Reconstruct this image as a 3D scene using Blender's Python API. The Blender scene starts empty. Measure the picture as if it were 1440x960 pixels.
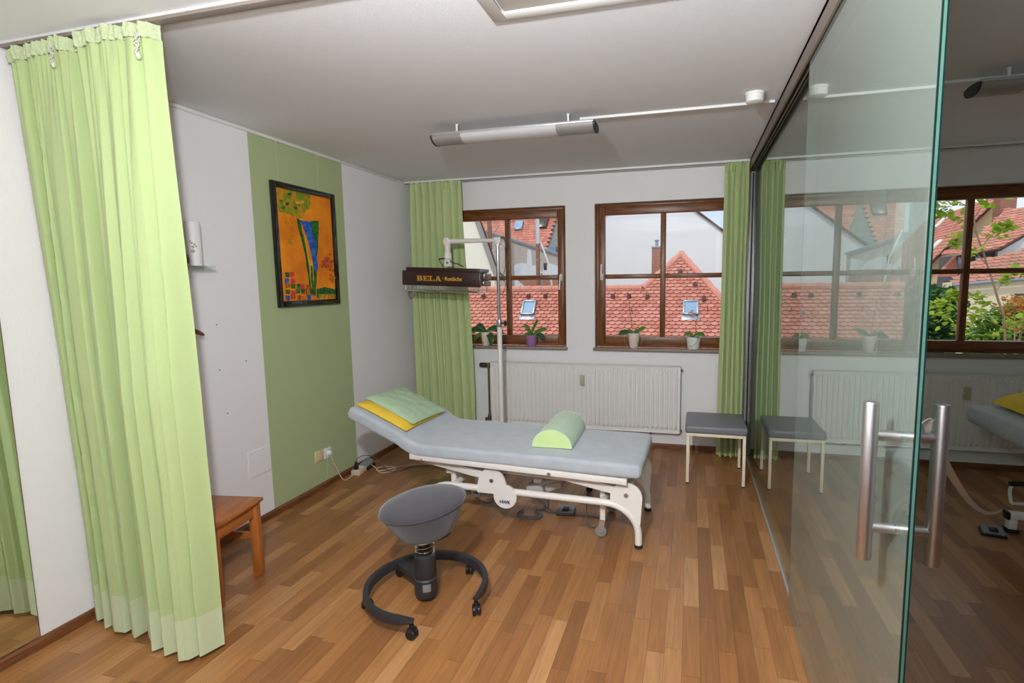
import bpy, bmesh, math, random
from mathutils import Vector, Matrix, noise
PI = math.pi
sc = bpy.context.scene
COL = sc.collection
rnd = random.Random(7)

# ------------------------------------------------------------------ materials
def lin(c):
    c = c / 255.0
    return c / 12.92 if c <= .04045 else ((c + .055) / 1.055) ** 2.4
def S(r, g, b, k=1.0):
    return tuple(min(1.0, lin(v) * k) for v in (r, g, b)) + (1.0,)

def mat(name, col, rough=.5, metal=0.0, var=None, bump=None, spec=None, transl=0.0, sheen=0.0, coord='Object', stretch=(1, 1, 1), coat=0.0):
    m = bpy.data.materials.new(name); m.use_nodes = True
    nt = m.node_tree; b = nt.nodes['Principled BSDF']
    b.inputs['Base Color'].default_value = col
    b.inputs['Roughness'].default_value = rough
    b.inputs['Metallic'].default_value = metal
    if spec is not None: b.inputs['Specular IOR Level'].default_value = spec
    if sheen: b.inputs['Sheen Weight'].default_value = sheen
    if coat: b.inputs['Coat Weight'].default_value = coat
    tc = mp = None
    if var or bump:
        tc = nt.nodes.new('ShaderNodeTexCoord'); mp = nt.nodes.new('ShaderNodeMapping')
        mp.inputs['Scale'].default_value = stretch
        nt.links.new(tc.outputs[coord], mp.inputs['Vector'])
    src = None
    if var:
        n = nt.nodes.new('ShaderNodeTexNoise'); n.inputs['Scale'].default_value = var[0]
        n.inputs['Detail'].default_value = 4
        nt.links.new(mp.outputs[0], n.inputs['Vector'])
        mx = nt.nodes.new('ShaderNodeMix'); mx.data_type = 'RGBA'
        a = var[1]
        mx.inputs['A'].default_value = tuple(min(1, c * (1 - a)) for c in col[:3]) + (1,)
        mx.inputs['B'].default_value = tuple(min(1, c * (1 + a)) for c in col[:3]) + (1,)
        nt.links.new(n.outputs['Fac'], mx.inputs['Factor'])
        nt.links.new(mx.outputs['Result'], b.inputs['Base Color']); src = mx.outputs['Result']
    if bump:
        n = nt.nodes.new('ShaderNodeTexNoise'); n.inputs['Scale'].default_value = bump[0]
        n.inputs['Detail'].default_value = 3
        nt.links.new(mp.outputs[0], n.inputs['Vector'])
        bp = nt.nodes.new('ShaderNodeBump'); bp.inputs['Strength'].default_value = bump[1]
        bp.inputs['Distance'].default_value = bump[2] if len(bump) > 2 else .002
        nt.links.new(n.outputs['Fac'], bp.inputs['Height'])
        nt.links.new(bp.outputs[0], b.inputs['Normal'])
    if transl:
        t = nt.nodes.new('ShaderNodeBsdfTranslucent'); t.inputs['Color'].default_value = col
        if src: nt.links.new(src, t.inputs['Color'])
        ms = nt.nodes.new('ShaderNodeMixShader'); ms.inputs[0].default_value = transl
        out = nt.nodes['Material Output']
        nt.links.new(b.outputs[0], ms.inputs[1]); nt.links.new(t.outputs[0], ms.inputs[2])
        nt.links.new(ms.outputs[0], out.inputs['Surface'])
    return m

def glass(name, tint, haze=0.0, hazecol=(.7, .75, .7, 1), f0=.04):
    """thin clear glass: tinted straight-through light plus a mirror reflection that grows at grazing angles"""
    m = bpy.data.materials.new(name); m.use_nodes = True
    nt = m.node_tree; nt.nodes.clear(); N = nt.nodes.new; L = nt.links.new
    out = N('ShaderNodeOutputMaterial'); geo = N('ShaderNodeNewGeometry')
    dot = N('ShaderNodeVectorMath'); dot.operation = 'DOT_PRODUCT'
    L(geo.outputs['Incoming'], dot.inputs[0]); L(geo.outputs['Normal'], dot.inputs[1])
    ab = N('ShaderNodeMath'); ab.operation = 'ABSOLUTE'; L(dot.outputs['Value'], ab.inputs[0])
    om = N('ShaderNodeMath'); om.operation = 'SUBTRACT'; om.inputs[0].default_value = 1; L(ab.outputs[0], om.inputs[1]); om.use_clamp = True
    pw = N('ShaderNodeMath'); pw.operation = 'POWER'; pw.inputs[1].default_value = 5; L(om.outputs[0], pw.inputs[0])
    ma = N('ShaderNodeMath'); ma.operation = 'MULTIPLY_ADD'; ma.inputs[1].default_value = 1 - f0; ma.inputs[2].default_value = f0; L(pw.outputs[0], ma.inputs[0])
    tr = N('ShaderNodeBsdfTransparent'); tr.inputs['Color'].default_value = tint
    gl = N('ShaderNodeBsdfGlossy'); gl.inputs['Roughness'].default_value = 0.0; gl.inputs['Color'].default_value = (.95, 1, .98, 1)
    base = tr.outputs[0]
    if haze:
        df = N('ShaderNodeBsdfDiffuse'); df.inputs['Color'].default_value = hazecol
        mh = N('ShaderNodeMixShader'); mh.inputs[0].default_value = haze
        L(tr.outputs[0], mh.inputs[1]); L(df.outputs[0], mh.inputs[2]); base = mh.outputs[0]
    mx = N('ShaderNodeMixShader'); L(ma.outputs[0], mx.inputs[0]); L(base, mx.inputs[1]); L(gl.outputs[0], mx.inputs[2])
    L(mx.outputs[0], out.inputs['Surface'])
    return m

def parquet():
    m = bpy.data.materials.new('oak_parquet'); m.use_nodes = True
    nt = m.node_tree; b = nt.nodes['Principled BSDF']; N = nt.nodes.new; L = nt.links.new
    def math_(op, a, c=None, d=None):
        n = N('ShaderNodeMath'); n.operation = op
        for i, v in enumerate((a, c, d)):
            if v is None: continue
            if isinstance(v, (int, float)): n.inputs[i].default_value = v
            else: L(v, n.inputs[i])
        return n.outputs[0]
    geo = N('ShaderNodeNewGeometry'); sep = N('ShaderNodeSeparateXYZ'); L(geo.outputs['Position'], sep.inputs[0])
    x = math_('DIVIDE', sep.outputs['X'], .0735)
    row = math_('FLOOR', x); fx = math_('FRACT', x)
    wn = N('ShaderNodeTexWhiteNoise'); wn.noise_dimensions = '1D'; L(row, wn.inputs['W'])
    off = math_('MULTIPLY', wn.outputs['Value'], 3.7)
    y = math_('ADD', math_('DIVIDE', sep.outputs['Y'], .47), off)
    cell = math_('FLOOR', y); fy = math_('FRACT', y)
    cv = N('ShaderNodeCombineXYZ'); L(row, cv.inputs[0]); L(cell, cv.inputs[1])
    wc = N('ShaderNodeTexWhiteNoise'); wc.noise_dimensions = '2D'; L(cv.outputs[0], wc.inputs['Vector'])
    ramp = N('ShaderNodeValToRGB'); L(wc.outputs['Value'], ramp.inputs[0])
    cr = ramp.color_ramp; cr.elements[0].position = 0; cr.elements[0].color = S(138, 90, 50)
    cr.elements[1].position = 1; cr.elements[1].color = S(182, 133, 86)
    for p, c in ((.3, S(149, 99, 56)), (.55, S(161, 109, 62)), (.8, S(168, 117, 70))):
        e = cr.elements.new(p); e.color = c
    # grain, stretched along the boards
    mp = N('ShaderNodeMapping'); mp.inputs['Scale'].default_value = (55, 3.2, 1); L(geo.outputs['Position'], mp.inputs['Vector'])
    addv = N('ShaderNodeVectorMath'); addv.operation = 'ADD'; L(mp.outputs[0], addv.inputs[0]); L(wc.outputs['Color'], addv.inputs[1])
    gn = N('ShaderNodeTexNoise'); gn.inputs['Scale'].default_value = 1; gn.inputs['Detail'].default_value = 5; gn.inputs['Distortion'].default_value = .8
    L(addv.outputs[0], gn.inputs['Vector'])
    gm = N('ShaderNodeMapRange'); gm.inputs['From Min'].default_value = .3; gm.inputs['From Max'].default_value = .7; gm.inputs['To Min'].default_value = .80; gm.inputs['To Max'].default_value = 1.12
    L(gn.outputs['Fac'], gm.inputs['Value'])
    hs = N('ShaderNodeMix'); hs.data_type = 'RGBA'; hs.blend_type = 'MULTIPLY'; hs.inputs['Factor'].default_value = 1
    L(ramp.outputs[0], hs.inputs['A']); L(gm.outputs[0], hs.inputs['B'])
    ex = math_('MINIMUM', fx, math_('SUBTRACT', 1, fx)); ey = math_('MINIMUM', fy, math_('SUBTRACT', 1, fy))
    seam = math_('MAXIMUM', math_('LESS_THAN', ex, .012), math_('LESS_THAN', ey, .0025))
    sm = N('ShaderNodeMix'); sm.data_type = 'RGBA'; L(math_('MULTIPLY', seam, .55), sm.inputs['Factor'])
    L(hs.outputs['Result'], sm.inputs['A']); sm.inputs['B'].default_value = S(60, 34, 16)
    L(sm.outputs['Result'], b.inputs['Base Color'])
    b.inputs['Roughness'].default_value = .36
    rr = N('ShaderNodeMapRange'); rr.inputs['To Min'].default_value = .30; rr.inputs['To Max'].default_value = .44; L(gn.outputs['Fac'], rr.inputs['Value']); L(rr.outputs[0], b.inputs['Roughness'])
    bp = N('ShaderNodeBump'); bp.inputs['Strength'].default_value = .15; bp.inputs['Distance'].default_value = .001
    L(math_('SUBTRACT', gn.outputs['Fac'], seam), bp.inputs['Height']); L(bp.outputs[0], b.inputs['Normal'])
    return m

def striped_wall(name, white, green, y0, y1):
    m = mat(name, white, .85, bump=(140, .5, .0025))
    nt = m.node_tree; b = nt.nodes['Principled BSDF']; N = nt.nodes.new; L = nt.links.new
    geo = N('ShaderNodeNewGeometry'); sep = N('ShaderNodeSeparateXYZ'); L(geo.outputs['Position'], sep.inputs[0])
    a = N('ShaderNodeMath'); a.operation = 'GREATER_THAN'; L(sep.outputs['Y'], a.inputs[0]); a.inputs[1].default_value = y0
    c = N('ShaderNodeMath'); c.operation = 'LESS_THAN'; L(sep.outputs['Y'], c.inputs[0]); c.inputs[1].default_value = y1
    d = N('ShaderNodeMath'); d.operation = 'MULTIPLY'; L(a.outputs[0], d.inputs[0]); L(c.outputs[0], d.inputs[1])
    mx = N('ShaderNodeMix'); mx.data_type = 'RGBA'; mx.inputs['A'].default_value = white; mx.inputs['B'].default_value = green
    L(d.outputs[0], mx.inputs['Factor']); L(mx.outputs['Result'], b.inputs['Base Color'])
    return m

def brick_mat(name, c1, c2, mortar, scale):
    m = bpy.data.materials.new(name); m.use_nodes = True
    nt = m.node_tree; b = nt.nodes['Principled BSDF']; N = nt.nodes.new; L = nt.links.new
    tc = N('ShaderNodeTexCoord'); mp = N('ShaderNodeMapping'); mp.inputs['Rotation'].default_value = (PI / 2, 0, 0)
    br = N('ShaderNodeTexBrick'); br.inputs['Color1'].default_value = c1; br.inputs['Color2'].default_value = c2; br.inputs['Mortar'].default_value = mortar
    br.inputs['Scale'].default_value = scale; br.inputs['Mortar Size'].default_value = .02
    L(tc.outputs['Object'], mp.inputs['Vector']); L(mp.outputs[0], br.inputs['Vector']); L(br.outputs['Color'], b.inputs['Base Color'])
    b.inputs['Roughness'].default_value = .9
    return m

def wood(name, dark, light, scale=(3, 3, 40), rough=.45, axis='Object'):
    m = bpy.data.materials.new(name); m.use_nodes = True
    nt = m.node_tree; b = nt.nodes['Principled BSDF']; N = nt.nodes.new; L = nt.links.new
    tc = N('ShaderNodeTexCoord'); mp = N('ShaderNodeMapping'); mp.inputs['Scale'].default_value = scale
    n = N('ShaderNodeTexNoise'); n.inputs['Scale'].default_value = 1; n.inputs['Detail'].default_value = 6; n.inputs['Distortion'].default_value = 1.2
    r = N('ShaderNodeValToRGB'); r.color_ramp.elements[0].color = dark; r.color_ramp.elements[1].color = light
    r.color_ramp.elements[0].position = .32; r.color_ramp.elements[1].position = .68
    L(tc.outputs[axis], mp.inputs['Vector']); L(mp.outputs[0], n.inputs['Vector']); L(n.outputs['Fac'], r.inputs[0]); L(r.outputs[0], b.inputs['Base Color'])
    b.inputs['Roughness'].default_value = rough
    bp = N('ShaderNodeBump'); bp.inputs['Strength'].default_value = .12; bp.inputs['Distance'].default_value = .001
    L(n.outputs['Fac'], bp.inputs['Height']); L(bp.outputs[0], b.inputs['Normal'])
    return m

WHITE = (.80, .785, .79, 1)
M = dict(
    floor=parquet(),
    ceiling=mat('ceiling_plaster', (.82, .83, .86, 1), .9, bump=(160, .4, .002)),
    wall=mat('white_plaster', (.85, .84, .84, 1), .88, bump=(150, .4, .002)),
    wall_left=striped_wall('left_wall_paint', (.85, .83, .845, 1), (.42, .495, .265, 1), -2.0615, -1.1223),
    base=wood('baseboard_wood', S(96, 56, 30), S(132, 82, 48), (4, 4, 60)),
    win_h=wood('window_wood_cross', S(82, 45, 17), S(140, 85, 40), (4, 40, 40), .38),
    win_v=wood('window_wood_upright', S(82, 45, 17), S(140, 85, 40), (40, 40, 4), .38),
    sill=mat('stone_sill', S(140, 126, 114), .45, var=(30, .25)),
    pane=glass('window_glass', (.985, .99, .985, 1), f0=.016),
    door_glass=glass('door_glass', (.56, .65, .60, 1), .21, (.60, .70, .63, 1), .17),
    fix_glass=glass('partition_glass', (.72, .78, .74, 1), .03, (.6, .65, .6, 1), .10),
    glass_edge=mat('green_glass_edge', S(84, 118, 108), .25, var=(3, .3), spec=.8),
    glass_edge_d=mat('dark_glass_edge', S(12, 44, 38), .2, spec=.8),
    track=mat('anodised_track', S(126, 116, 106), .5, .1, var=(8, .08)),
    taupe=mat('taupe_rail', S(150, 138, 130), .5, .3, var=(8, .06)),
    slot=mat('track_slot', S(18, 15, 12), .7, var=(8, .1)),
    alu=mat('aluminium', S(176, 176, 176), .4, .4, var=(20, .06)),
    steel=mat('brushed_steel', S(192, 188, 188), .40, 1.0, var=(60, .1), stretch=(1, 1, .05)),
    chrome=mat('chrome', S(205, 205, 205), .12, 1.0, var=(4, .03)),
    brass=mat('aged_brass', S(128, 110, 84), .4, .8, var=(40, .25)),
    curtain=mat('lime_cotton', (.49, .60, .275, 1), .85, var=(90, .04), bump=(600, .15, .0006), transl=.14, sheen=.1),
    curtain_hem=mat('lime_cotton_double', (.58, .655, .405, 1), .85, var=(90, .04), bump=(600, .15, .0006), transl=.12),
    curtain_b=mat('lime_satin', (.65, .76, .385, 1), .6, var=(90, .05), bump=(500, .12, .0006), transl=.25, sheen=.2),
    tape=mat('gathering_tape_cotton', (.50, .57, .34, 1), .9, var=(120, .35), bump=(300, .5)),
    cord=mat('white_cord', (.62, .64, .52, 1), .8, var=(100, .1)),
    white_plastic=mat('white_plastic', (.80, .80, .78, 1), .4, var=(6, .03)),
    beige_plastic=mat('beige_plastic', S(222, 196, 158), .42, var=(6, .04)),
    grey_plastic=mat('grey_plastic', S(132, 134, 138), .45, var=(12, .06)),
    motor=mat('light_grey_casting', S(186, 184, 182), .45, var=(12, .06)),
    dark_plastic=mat('charcoal_plastic', S(44, 44, 47), .5, var=(12, .08)),
    black_plastic=mat('black_plastic', S(24, 24, 26), .42, var=(12, .08)),
    rubber=mat('black_rubber', S(30, 30, 30), .8, var=(30, .1)),
    meter=mat('drab_plastic', S(186, 178, 150), .5, var=(10, .05)),
    frame_black=mat('black_lacquer', S(13, 8, 7), .18, var=(8, .15), coat=.5),
    rad=mat('radiator_enamel', (.82, .80, .78, 1), .35, var=(3, .02)),
    bedmetal=mat('cream_enamel', (.80, .765, .72, 1), .32, var=(5, .03)),
    mattress=mat('grey_blue_terry', (.44, .475, .515, 1), .95, var=(11, .17), bump=(500, .6, .0025), sheen=.35),
    bolster_end=mat('lime_terry', (.60, .76, .34, 1), .95, var=(30, .06), bump=(500, .4, .0015)),
    bolster_top=mat('mint_terry', (.55, .70, .50, 1), .95, var=(30, .06), bump=(500, .4, .0015), sheen=.2),
    green_pillow=mat('sage_cotton', (.42, .555, .36, 1), .9, var=(30, .06), bump=(14, .6, .012)),
    yellow=mat('yellow_cotton', (.83, .55, .045, 1), .9, var=(30, .08), bump=(18, .6, .01)),
    suede=mat('grey_microfibre', S(56, 51, 57), .95, var=(9, .28), bump=(400, .3, .001), sheen=.35),
    seat_grey=mat('grey_leatherette', S(118, 118, 124), .42, var=(40, .05), bump=(300, .2, .0006)),
    cream_steel=mat('cream_painted_steel', S(238, 222, 196), .4, var=(6, .03)),
    pine=wood('varnished_pine', S(146, 78, 30), S(190, 116, 56), (14, 2.5, 14), .35),
    pine_leg=wood('varnished_pine_upright', S(146, 78, 30), S(190, 116, 56), (20, 20, 2.5), .35),
    hook=wood('mahogany', S(96, 44, 22), S(140, 74, 44), (8, 20, 20), .4),
    mirror=mat('mirror_silver', (.80, .86, .80, 1), .01, 1.0, var=(2, .01)),
    mirror_edge=mat('mirror_edge', S(70, 44, 60), .3, var=(5, .1)),
    lamp_brown=mat('brown_lacquer', S(50, 26, 20), .36, var=(10, .1)),
    lamp_side=mat('bronze_metal', S(140, 128, 128), .3, .7, var=(8, .15)),
    gold=mat('gold_print', S(214, 160, 48), .5, var=(30, .06)),
    lampgrey=mat('grey_lamp_metal', S(150, 146, 142), .45, .2, var=(8, .05)),
    diffuser=mat('lamp_diffuser', (.54, .53, .53, 1), .35, var=(8, .03)),
    candle=mat('white_wax', (.80, .77, .76, 1), .5, var=(8, .03)),
    print_olive=mat('olive_print', S(170, 166, 140), .7, var=(40, .2)),
    dark_orn=mat('dark_stone', S(62, 54, 58), .4, var=(60, .7)),
    shelfglass=glass('green_shelf_glass', (.80, .90, .86, 1), .12, (.7, .8, .75, 1)),
    cream_pot=mat('cream_ceramic', S(226, 212, 196), .3, var=(10, .04)),
    white_pot=mat('white_ceramic', S(226, 226, 224), .25, var=(10, .04)),
    purple_pot=mat('purple_ceramic', S(158, 108, 160), .3, var=(10, .05)),
    leaf=mat('orchid_leaf', S(84, 132, 46), .35, var=(12, .3), transl=.12),
    leaf_dark=mat('orchid_leaf_dark', S(52, 92, 46), .35, var=(12, .3), transl=.08),
    root=mat('orchid_root', S(158, 148, 112), .8, var=(60, .25)),
    stem=mat('dry_stem', S(92, 74, 52), .8, var=(60, .25)),
    bark=mat('bark_chips', S(96, 70, 48), .9, var=(90, .5), bump=(80, .8, .01)),
    petal=mat('dry_petal', S(222, 190, 186), .8, var=(60, .2), transl=.3),
    logo=mat('blue_print', S(28, 36, 92), .5, var=(10, .1)),
    label_white=mat('label_paper', S(120, 118, 118), .7, var=(10, .05)),
    strap=mat('white_strap', S(238, 236, 230), .55, var=(20, .05)),
    cable_grey=mat('grey_cable', S(88, 84, 84), .6, var=(20, .1)),
    cable_cream=mat('cream_cable', S(222, 204, 178), .6, var=(20, .05)),
    cable_green=mat('painted_cable', S(178, 196, 140), .7, var=(20, .05)),
    # outdoors
    render_w=mat('white_render', (.80, .80, .82, 1), .95, var=(.9, .05)),
    render_c=mat('cream_render', (.80, .78, .66, 1), .95, var=(.8, .05)),
    render_y=mat('ochre_render', (.72, .55, .33, 1), .95, var=(.8, .07)),
    render_y2=mat('straw_render', (.76, .66, .46, 1), .95, var=(.8, .06)),
    conc=mat('raw_concrete', (.47, .43, .40, 1), .95, var=(1.2, .25), stretch=(2, 2, .5)),
    paint_old=mat('flaking_paint', (.66, .70, .76, 1), .95, var=(1.5, .2), stretch=(2, 2, .4)),
    tile_a=mat('clay_tile', (.56, .215, .155, 1), .85, var=(3, .14), coord='Object'),
    tile_b=mat('clay_tile_pale', (.61, .26, .195, 1), .85, var=(3, .14)),
    tile_c=mat('clay_tile_dark', (.51, .185, .135, 1), .85, var=(3, .14)),
    tile_old=mat('weathered_tile', (.42, .21, .15, 1), .9, var=(2, .3)),
    roof_dark=mat('dark_roof_edge', S(88, 54, 46), .85, var=(3, .2)),
    zinc=mat('zinc_sheet', S(150, 158, 168), .4, .6, var=(4, .1)),
    blue_sheet=mat('slate_blue_sheet', S(112, 130, 150), .6, var=(3, .12)),
    stone_grey=mat('grey_rubble_stone', S(150, 150, 148), .9, var=(4, .3)),
    skyglass=mat('roof_window_glass', S(150, 180, 205), .08, .3, var=(2, .15)),
    dark_win=mat('dark_glazing', S(70, 62, 58), .25, var=(2, .2)),
    copper=mat('dull_copper', S(150, 110, 92), .45, .5, var=(3, .15)),
    brick=brick_mat('chimney_brick', S(160, 92, 70), S(120, 66, 50), S(190, 170, 150), 7),
    foliage=mat('dark_foliage', (.055, .15, .03, 1), .6, var=(1.5, .5), transl=.25),
    foliage_l=mat('bright_foliage', (.33, .46, .04, 1), .6, var=(2.5, .3), transl=.4),
    foliage_m=mat('mid_foliage', (.15, .28, .035, 1), .6, var=(1.5, .5), transl=.3),
    foliage_o=mat('autumn_foliage', (.50, .22, .04, 1), .6, var=(2.5, .4), transl=.35),
    twig=mat('grey_bark', S(140, 112, 88), .9, var=(6, .2)),
    ground=mat('street_paving', S(150, 142, 134), .95, var=(1.5, .15)),
)
def art_base():
    m = mat('orange_paint', S(226, 128, 10), .6)
    nt = m.node_tree; b = nt.nodes['Principled BSDF']; N = nt.nodes.new; L = nt.links.new
    tc = N('ShaderNodeTexCoord'); n = N('ShaderNodeTexNoise'); n.inputs['Scale'].default_value = 5; n.inputs['Detail'].default_value = 5
    r = N('ShaderNodeValToRGB'); r.color_ramp.elements[0].color = S(222, 118, 0); r.color_ramp.elements[1].color = S(250, 152, 8)
    r.color_ramp.elements[0].position = .35; r.color_ramp.elements[1].position = .65
    L(tc.outputs['Object'], n.inputs['Vector']); L(n.outputs['Fac'], r.inputs[0]); L(r.outputs[0], b.inputs['Base Color'])
    return m
def art_mix(name, a, b_, sc_):
    m = mat(name, a, .6); nt = m.node_tree; b = nt.nodes['Principled BSDF']; N = nt.nodes.new; L = nt.links.new
    tc = N('ShaderNodeTexCoord'); n = N('ShaderNodeTexNoise'); n.inputs['Scale'].default_value = sc_; n.inputs['Detail'].default_value = 6; n.inputs['Distortion'].default_value = 1
    r = N('ShaderNodeValToRGB'); r.color_ramp.elements[0].color = a; r.color_ramp.elements[1].color = b_; r.color_ramp.elements[0].position = .46; r.color_ramp.elements[1].position = .60
    L(tc.outputs['Object'], n.inputs['Vector']); L(n.outputs['Fac'], r.inputs[0]); L(r.outputs[0], b.inputs['Base Color']); return m
ART = [art_base(), art_mix('art_green', S(10, 74, 22), S(40, 120, 36), 26), art_mix('art_blue', S(22, 70, 160), S(50, 118, 200), 24),
       art_mix('art_lime', S(120, 140, 20), S(214, 140, 16), 9), mat('art_red', S(206, 52, 60), .6, var=(30, .3)),
       art_mix('art_brown', S(160, 60, 24), S(216, 124, 14), 30), mat('art_yellow', S(226, 170, 40), .6, var=(30, .25))]

# ------------------------------------------------------------------ mesh helpers
class MB:
    def __init__(s): s.bm = bmesh.new()
    def _idx(s, faces, mi):
        for f in faces: f.material_index = mi
    def box(s, c, d, mi=0, bevel=0.0, rot=None, seg=2):
        """box at centre c with size d; rot = Matrix 3x3 or z angle"""
        t = bmesh.new(); bmesh.ops.create_cube(t, size=1.0)
        bmesh.ops.scale(t, vec=d, verts=t.verts)
        if bevel: bmesh.ops.bevel(t, geom=t.edges[:], offset=bevel, segments=seg, affect='EDGES', profile=.5)
        if rot is not None:
            R = Matrix.Rotation(rot, 3, 'Z') if isinstance(rot, (int, float)) else rot
            bmesh.ops.rotate(t, cent=(0, 0, 0), matrix=R, verts=t.verts)
        bmesh.ops.translate(t, vec=c, verts=t.verts)
        s.merge(t, mi)
    def span(s, a, b, mi=0, bevel=0.0):
        s.box([(a[i] + b[i]) / 2 for i in range(3)], [abs(b[i] - a[i]) for i in range(3)], mi, bevel)
    def merge(s, t, mi=None):
        mp = {v: s.bm.verts.new(v.co) for v in t.verts}
        for f in t.faces:
            try: nf = s.bm.faces.new([mp[v] for v in f.verts])
            except ValueError: continue
            nf.material_index = f.material_index if mi is None else mi
        t.free()
    def tube(s, pts, r, n=10, mi=0, cap=True, closed=False):
        pts = [Vector(p) for p in pts]
        rs = r if isinstance(r, (list, tuple)) else [r] * len(pts)
        up = None; rings = []
        for i, p in enumerate(pts):
            if closed: t = (pts[(i + 1) % len(pts)] - pts[i - 1])
            else: t = (pts[min(i + 1, len(pts) - 1)] - pts[max(i - 1, 0)])
            t = t.normalized() if t.length > 1e-9 else Vector((0, 0, 1))
            if up is None:
                up = Vector((0, 0, 1)) if abs(t.z) < .9 else Vector((1, 0, 0))
            a = t.cross(up);
            a = a.normalized() if a.length > 1e-6 else t.orthogonal().normalized()
            b = a.cross(t).normalized(); up = b
            rings.append([s.bm.verts.new(p + (a * math.cos(k * 2 * PI / n) + b * math.sin(k * 2 * PI / n)) * rs[i]) for k in range(n)])
        m = len(rings)
        for i in range(m if closed else m - 1):
            A = rings[i]; B = rings[(i + 1) % m]
            for k in range(n):
                s._idx([s.bm.faces.new((A[k], A[(k + 1) % n], B[(k + 1) % n], B[k]))], mi)
        if cap and not closed:
            s._idx([s.bm.faces.new(rings[0][::-1]), s.bm.faces.new(rings[-1])], mi)
    def lathe(s, prof, c=(0, 0, 0), n=24, mi=0, axis='Z', tilt=None):
        """prof: list of (radius, height)"""
        c = Vector(c); rings = []
        def P(r, h, k):
            a = k * 2 * PI / n
            v = {'Z': Vector((r * math.cos(a), r * math.sin(a), h)), 'X': Vector((h, r * math.cos(a), r * math.sin(a))), 'Y': Vector((r * math.sin(a), h, r * math.cos(a)))}[axis]
            if tilt is not None: v = tilt @ v
            return v + c
        for r, h in prof:
            rings.append([s.bm.verts.new(P(r, h, k)) for k in range(n)] if r > 1e-6 else [s.bm.verts.new(P(0, h, 0))])
        for A, B in zip(rings, rings[1:]):
            for k in range(n):
                k2 = (k + 1) % n
                if len(A) == 1 and len(B) == 1: continue
                if len(A) == 1: f = (A[0], B[k2], B[k])
                elif len(B) == 1: f = (A[k], A[k2], B[0])
                else: f = (A[k], A[k2], B[k2], B[k])
                s._idx([s.bm.faces.new(f)], mi)
        if len(rings[0]) > 1: s._idx([s.bm.faces.new(rings[0][::-1])], mi)
        if len(rings[-1]) > 1: s._idx([s.bm.faces.new(rings[-1])], mi)
    def prism(s, poly, a, b, mi=0):
        """poly: list of 3D points (planar); extruded by vector b-a given as offsets"""
        a = Vector(a); b = Vector(b)
        A = [s.bm.verts.new(Vector(p) + a) for p in poly]; B = [s.bm.verts.new(Vector(p) + b) for p in poly]
        fs = [s.bm.faces.new(A[::-1]), s.bm.faces.new(B)]
        for i in range(len(A)):
            j = (i + 1) % len(A); fs.append(s.bm.faces.new((A[i], A[j], B[j], B[i])))
        s._idx(fs, mi)
    def grid(s, fn, nu, nv, mi=0, closed_u=False):
        V = [[s.bm.verts.new(fn(i / nu, j / nv)) for j in range(nv + 1)] for i in range(nu + (0 if closed_u else 1))]
        n = len(V)
        for i in range(nu):
            for j in range(nv):
                f = s.bm.faces.new((V[i][j], V[(i + 1) % n][j], V[(i + 1) % n][j + 1], V[i][j + 1])); f.material_index = mi
        return V
    def face(s, pts, mi=0):
        f = s.bm.faces.new([s.bm.verts.new(p) for p in pts]); f.material_index = mi
    def build(s, name, mats, parent=None, origin=None, smooth=35, recalc=True, kind=None, label=None, loc=None):
        if recalc: bmesh.ops.recalc_face_normals(s.bm, faces=s.bm.faces[:])
        o0 = Vector(origin) if origin is not None else (Vector(parent['_o']) if parent is not None and '_o' in parent else None)
        if o0 is not None: bmesh.ops.translate(s.bm, vec=-o0, verts=s.bm.verts)
        me = bpy.data.meshes.new(name); s.bm.to_mesh(me); s.bm.free()
        for m in (mats if isinstance(mats, (list, tuple)) else [mats]): me.materials.append(m)
        if smooth:
            for p in me.polygons: p.use_smooth = True
            me.set_sharp_from_angle(angle=math.radians(smooth))
        o = bpy.data.objects.new(name, me); COL.objects.link(o)
        if parent is not None: o.parent = parent
        elif origin is not None: o.location = origin
        if loc is not None: o.location = loc
        if kind: o['kind'] = kind
        if label: o['label'] = label
        return o

def each(name, mats, parent, fns, **k):
    out = []
    for f in fns:
        m = MB(); f(m); out.append(m.build(name, mats, parent, **k))
    return out
def tag(o, label, cat, group=None):
    o['label'] = label; o['category'] = cat
    if group: o['group'] = group
    return o
def thing(name, label, cat, loc=(0, 0, 0), rotz=0, group=None, world=True):
    """Empty at the thing's base; with world=True its parts are given in world coordinates"""
    o = bpy.data.objects.new(name, None); COL.objects.link(o)
    o.location = loc; o.rotation_euler = (0, 0, rotz); o.empty_display_size = .1
    if world: o['_o'] = list(loc)
    return tag(o, label, cat, group)
def finish_props():
    for o in bpy.data.objects:
        if '_o' in o: del o['_o']
def dup(root, loc=None, label=None, rotz=None):
    r = root.copy(); COL.objects.link(r)
    if loc is not None: r.location = loc
    if rotz is not None: r.rotation_euler = (0, 0, rotz)
    if label: r['label'] = label
    for ch in root.children:
        c = ch.copy(); COL.objects.link(c); c.parent = r
        for g in ch.children:
            d = g.copy(); COL.objects.link(d); d.parent = c
    return r
def bez(p0, p1, p2, p3, n=12):
    p0, p1, p2, p3 = map(Vector, (p0, p1, p2, p3)); out = []
    for i in range(n + 1):
        t = i / n; u = 1 - t
        out.append(p0 * u**3 + p1 * 3 * u * u * t + p2 * 3 * u * t * t + p3 * t**3)
    return out
def spline(pts, n=8):
    P = [Vector(p) for p in pts]; P = [P[0]] + P + [P[-1]]; out = []
    for i in range(1, len(P) - 2):
        for k in range(n):
            t = k / n; a, b, c, d = P[i - 1], P[i], P[i + 1], P[i + 2]
            out.append(.5 * ((2 * b) + (c - a) * t + (2 * a - 5 * b + 4 * c - d) * t * t + (3 * b - a - 3 * c + d) * t**3))
    out.append(P[-2]); return out
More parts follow.
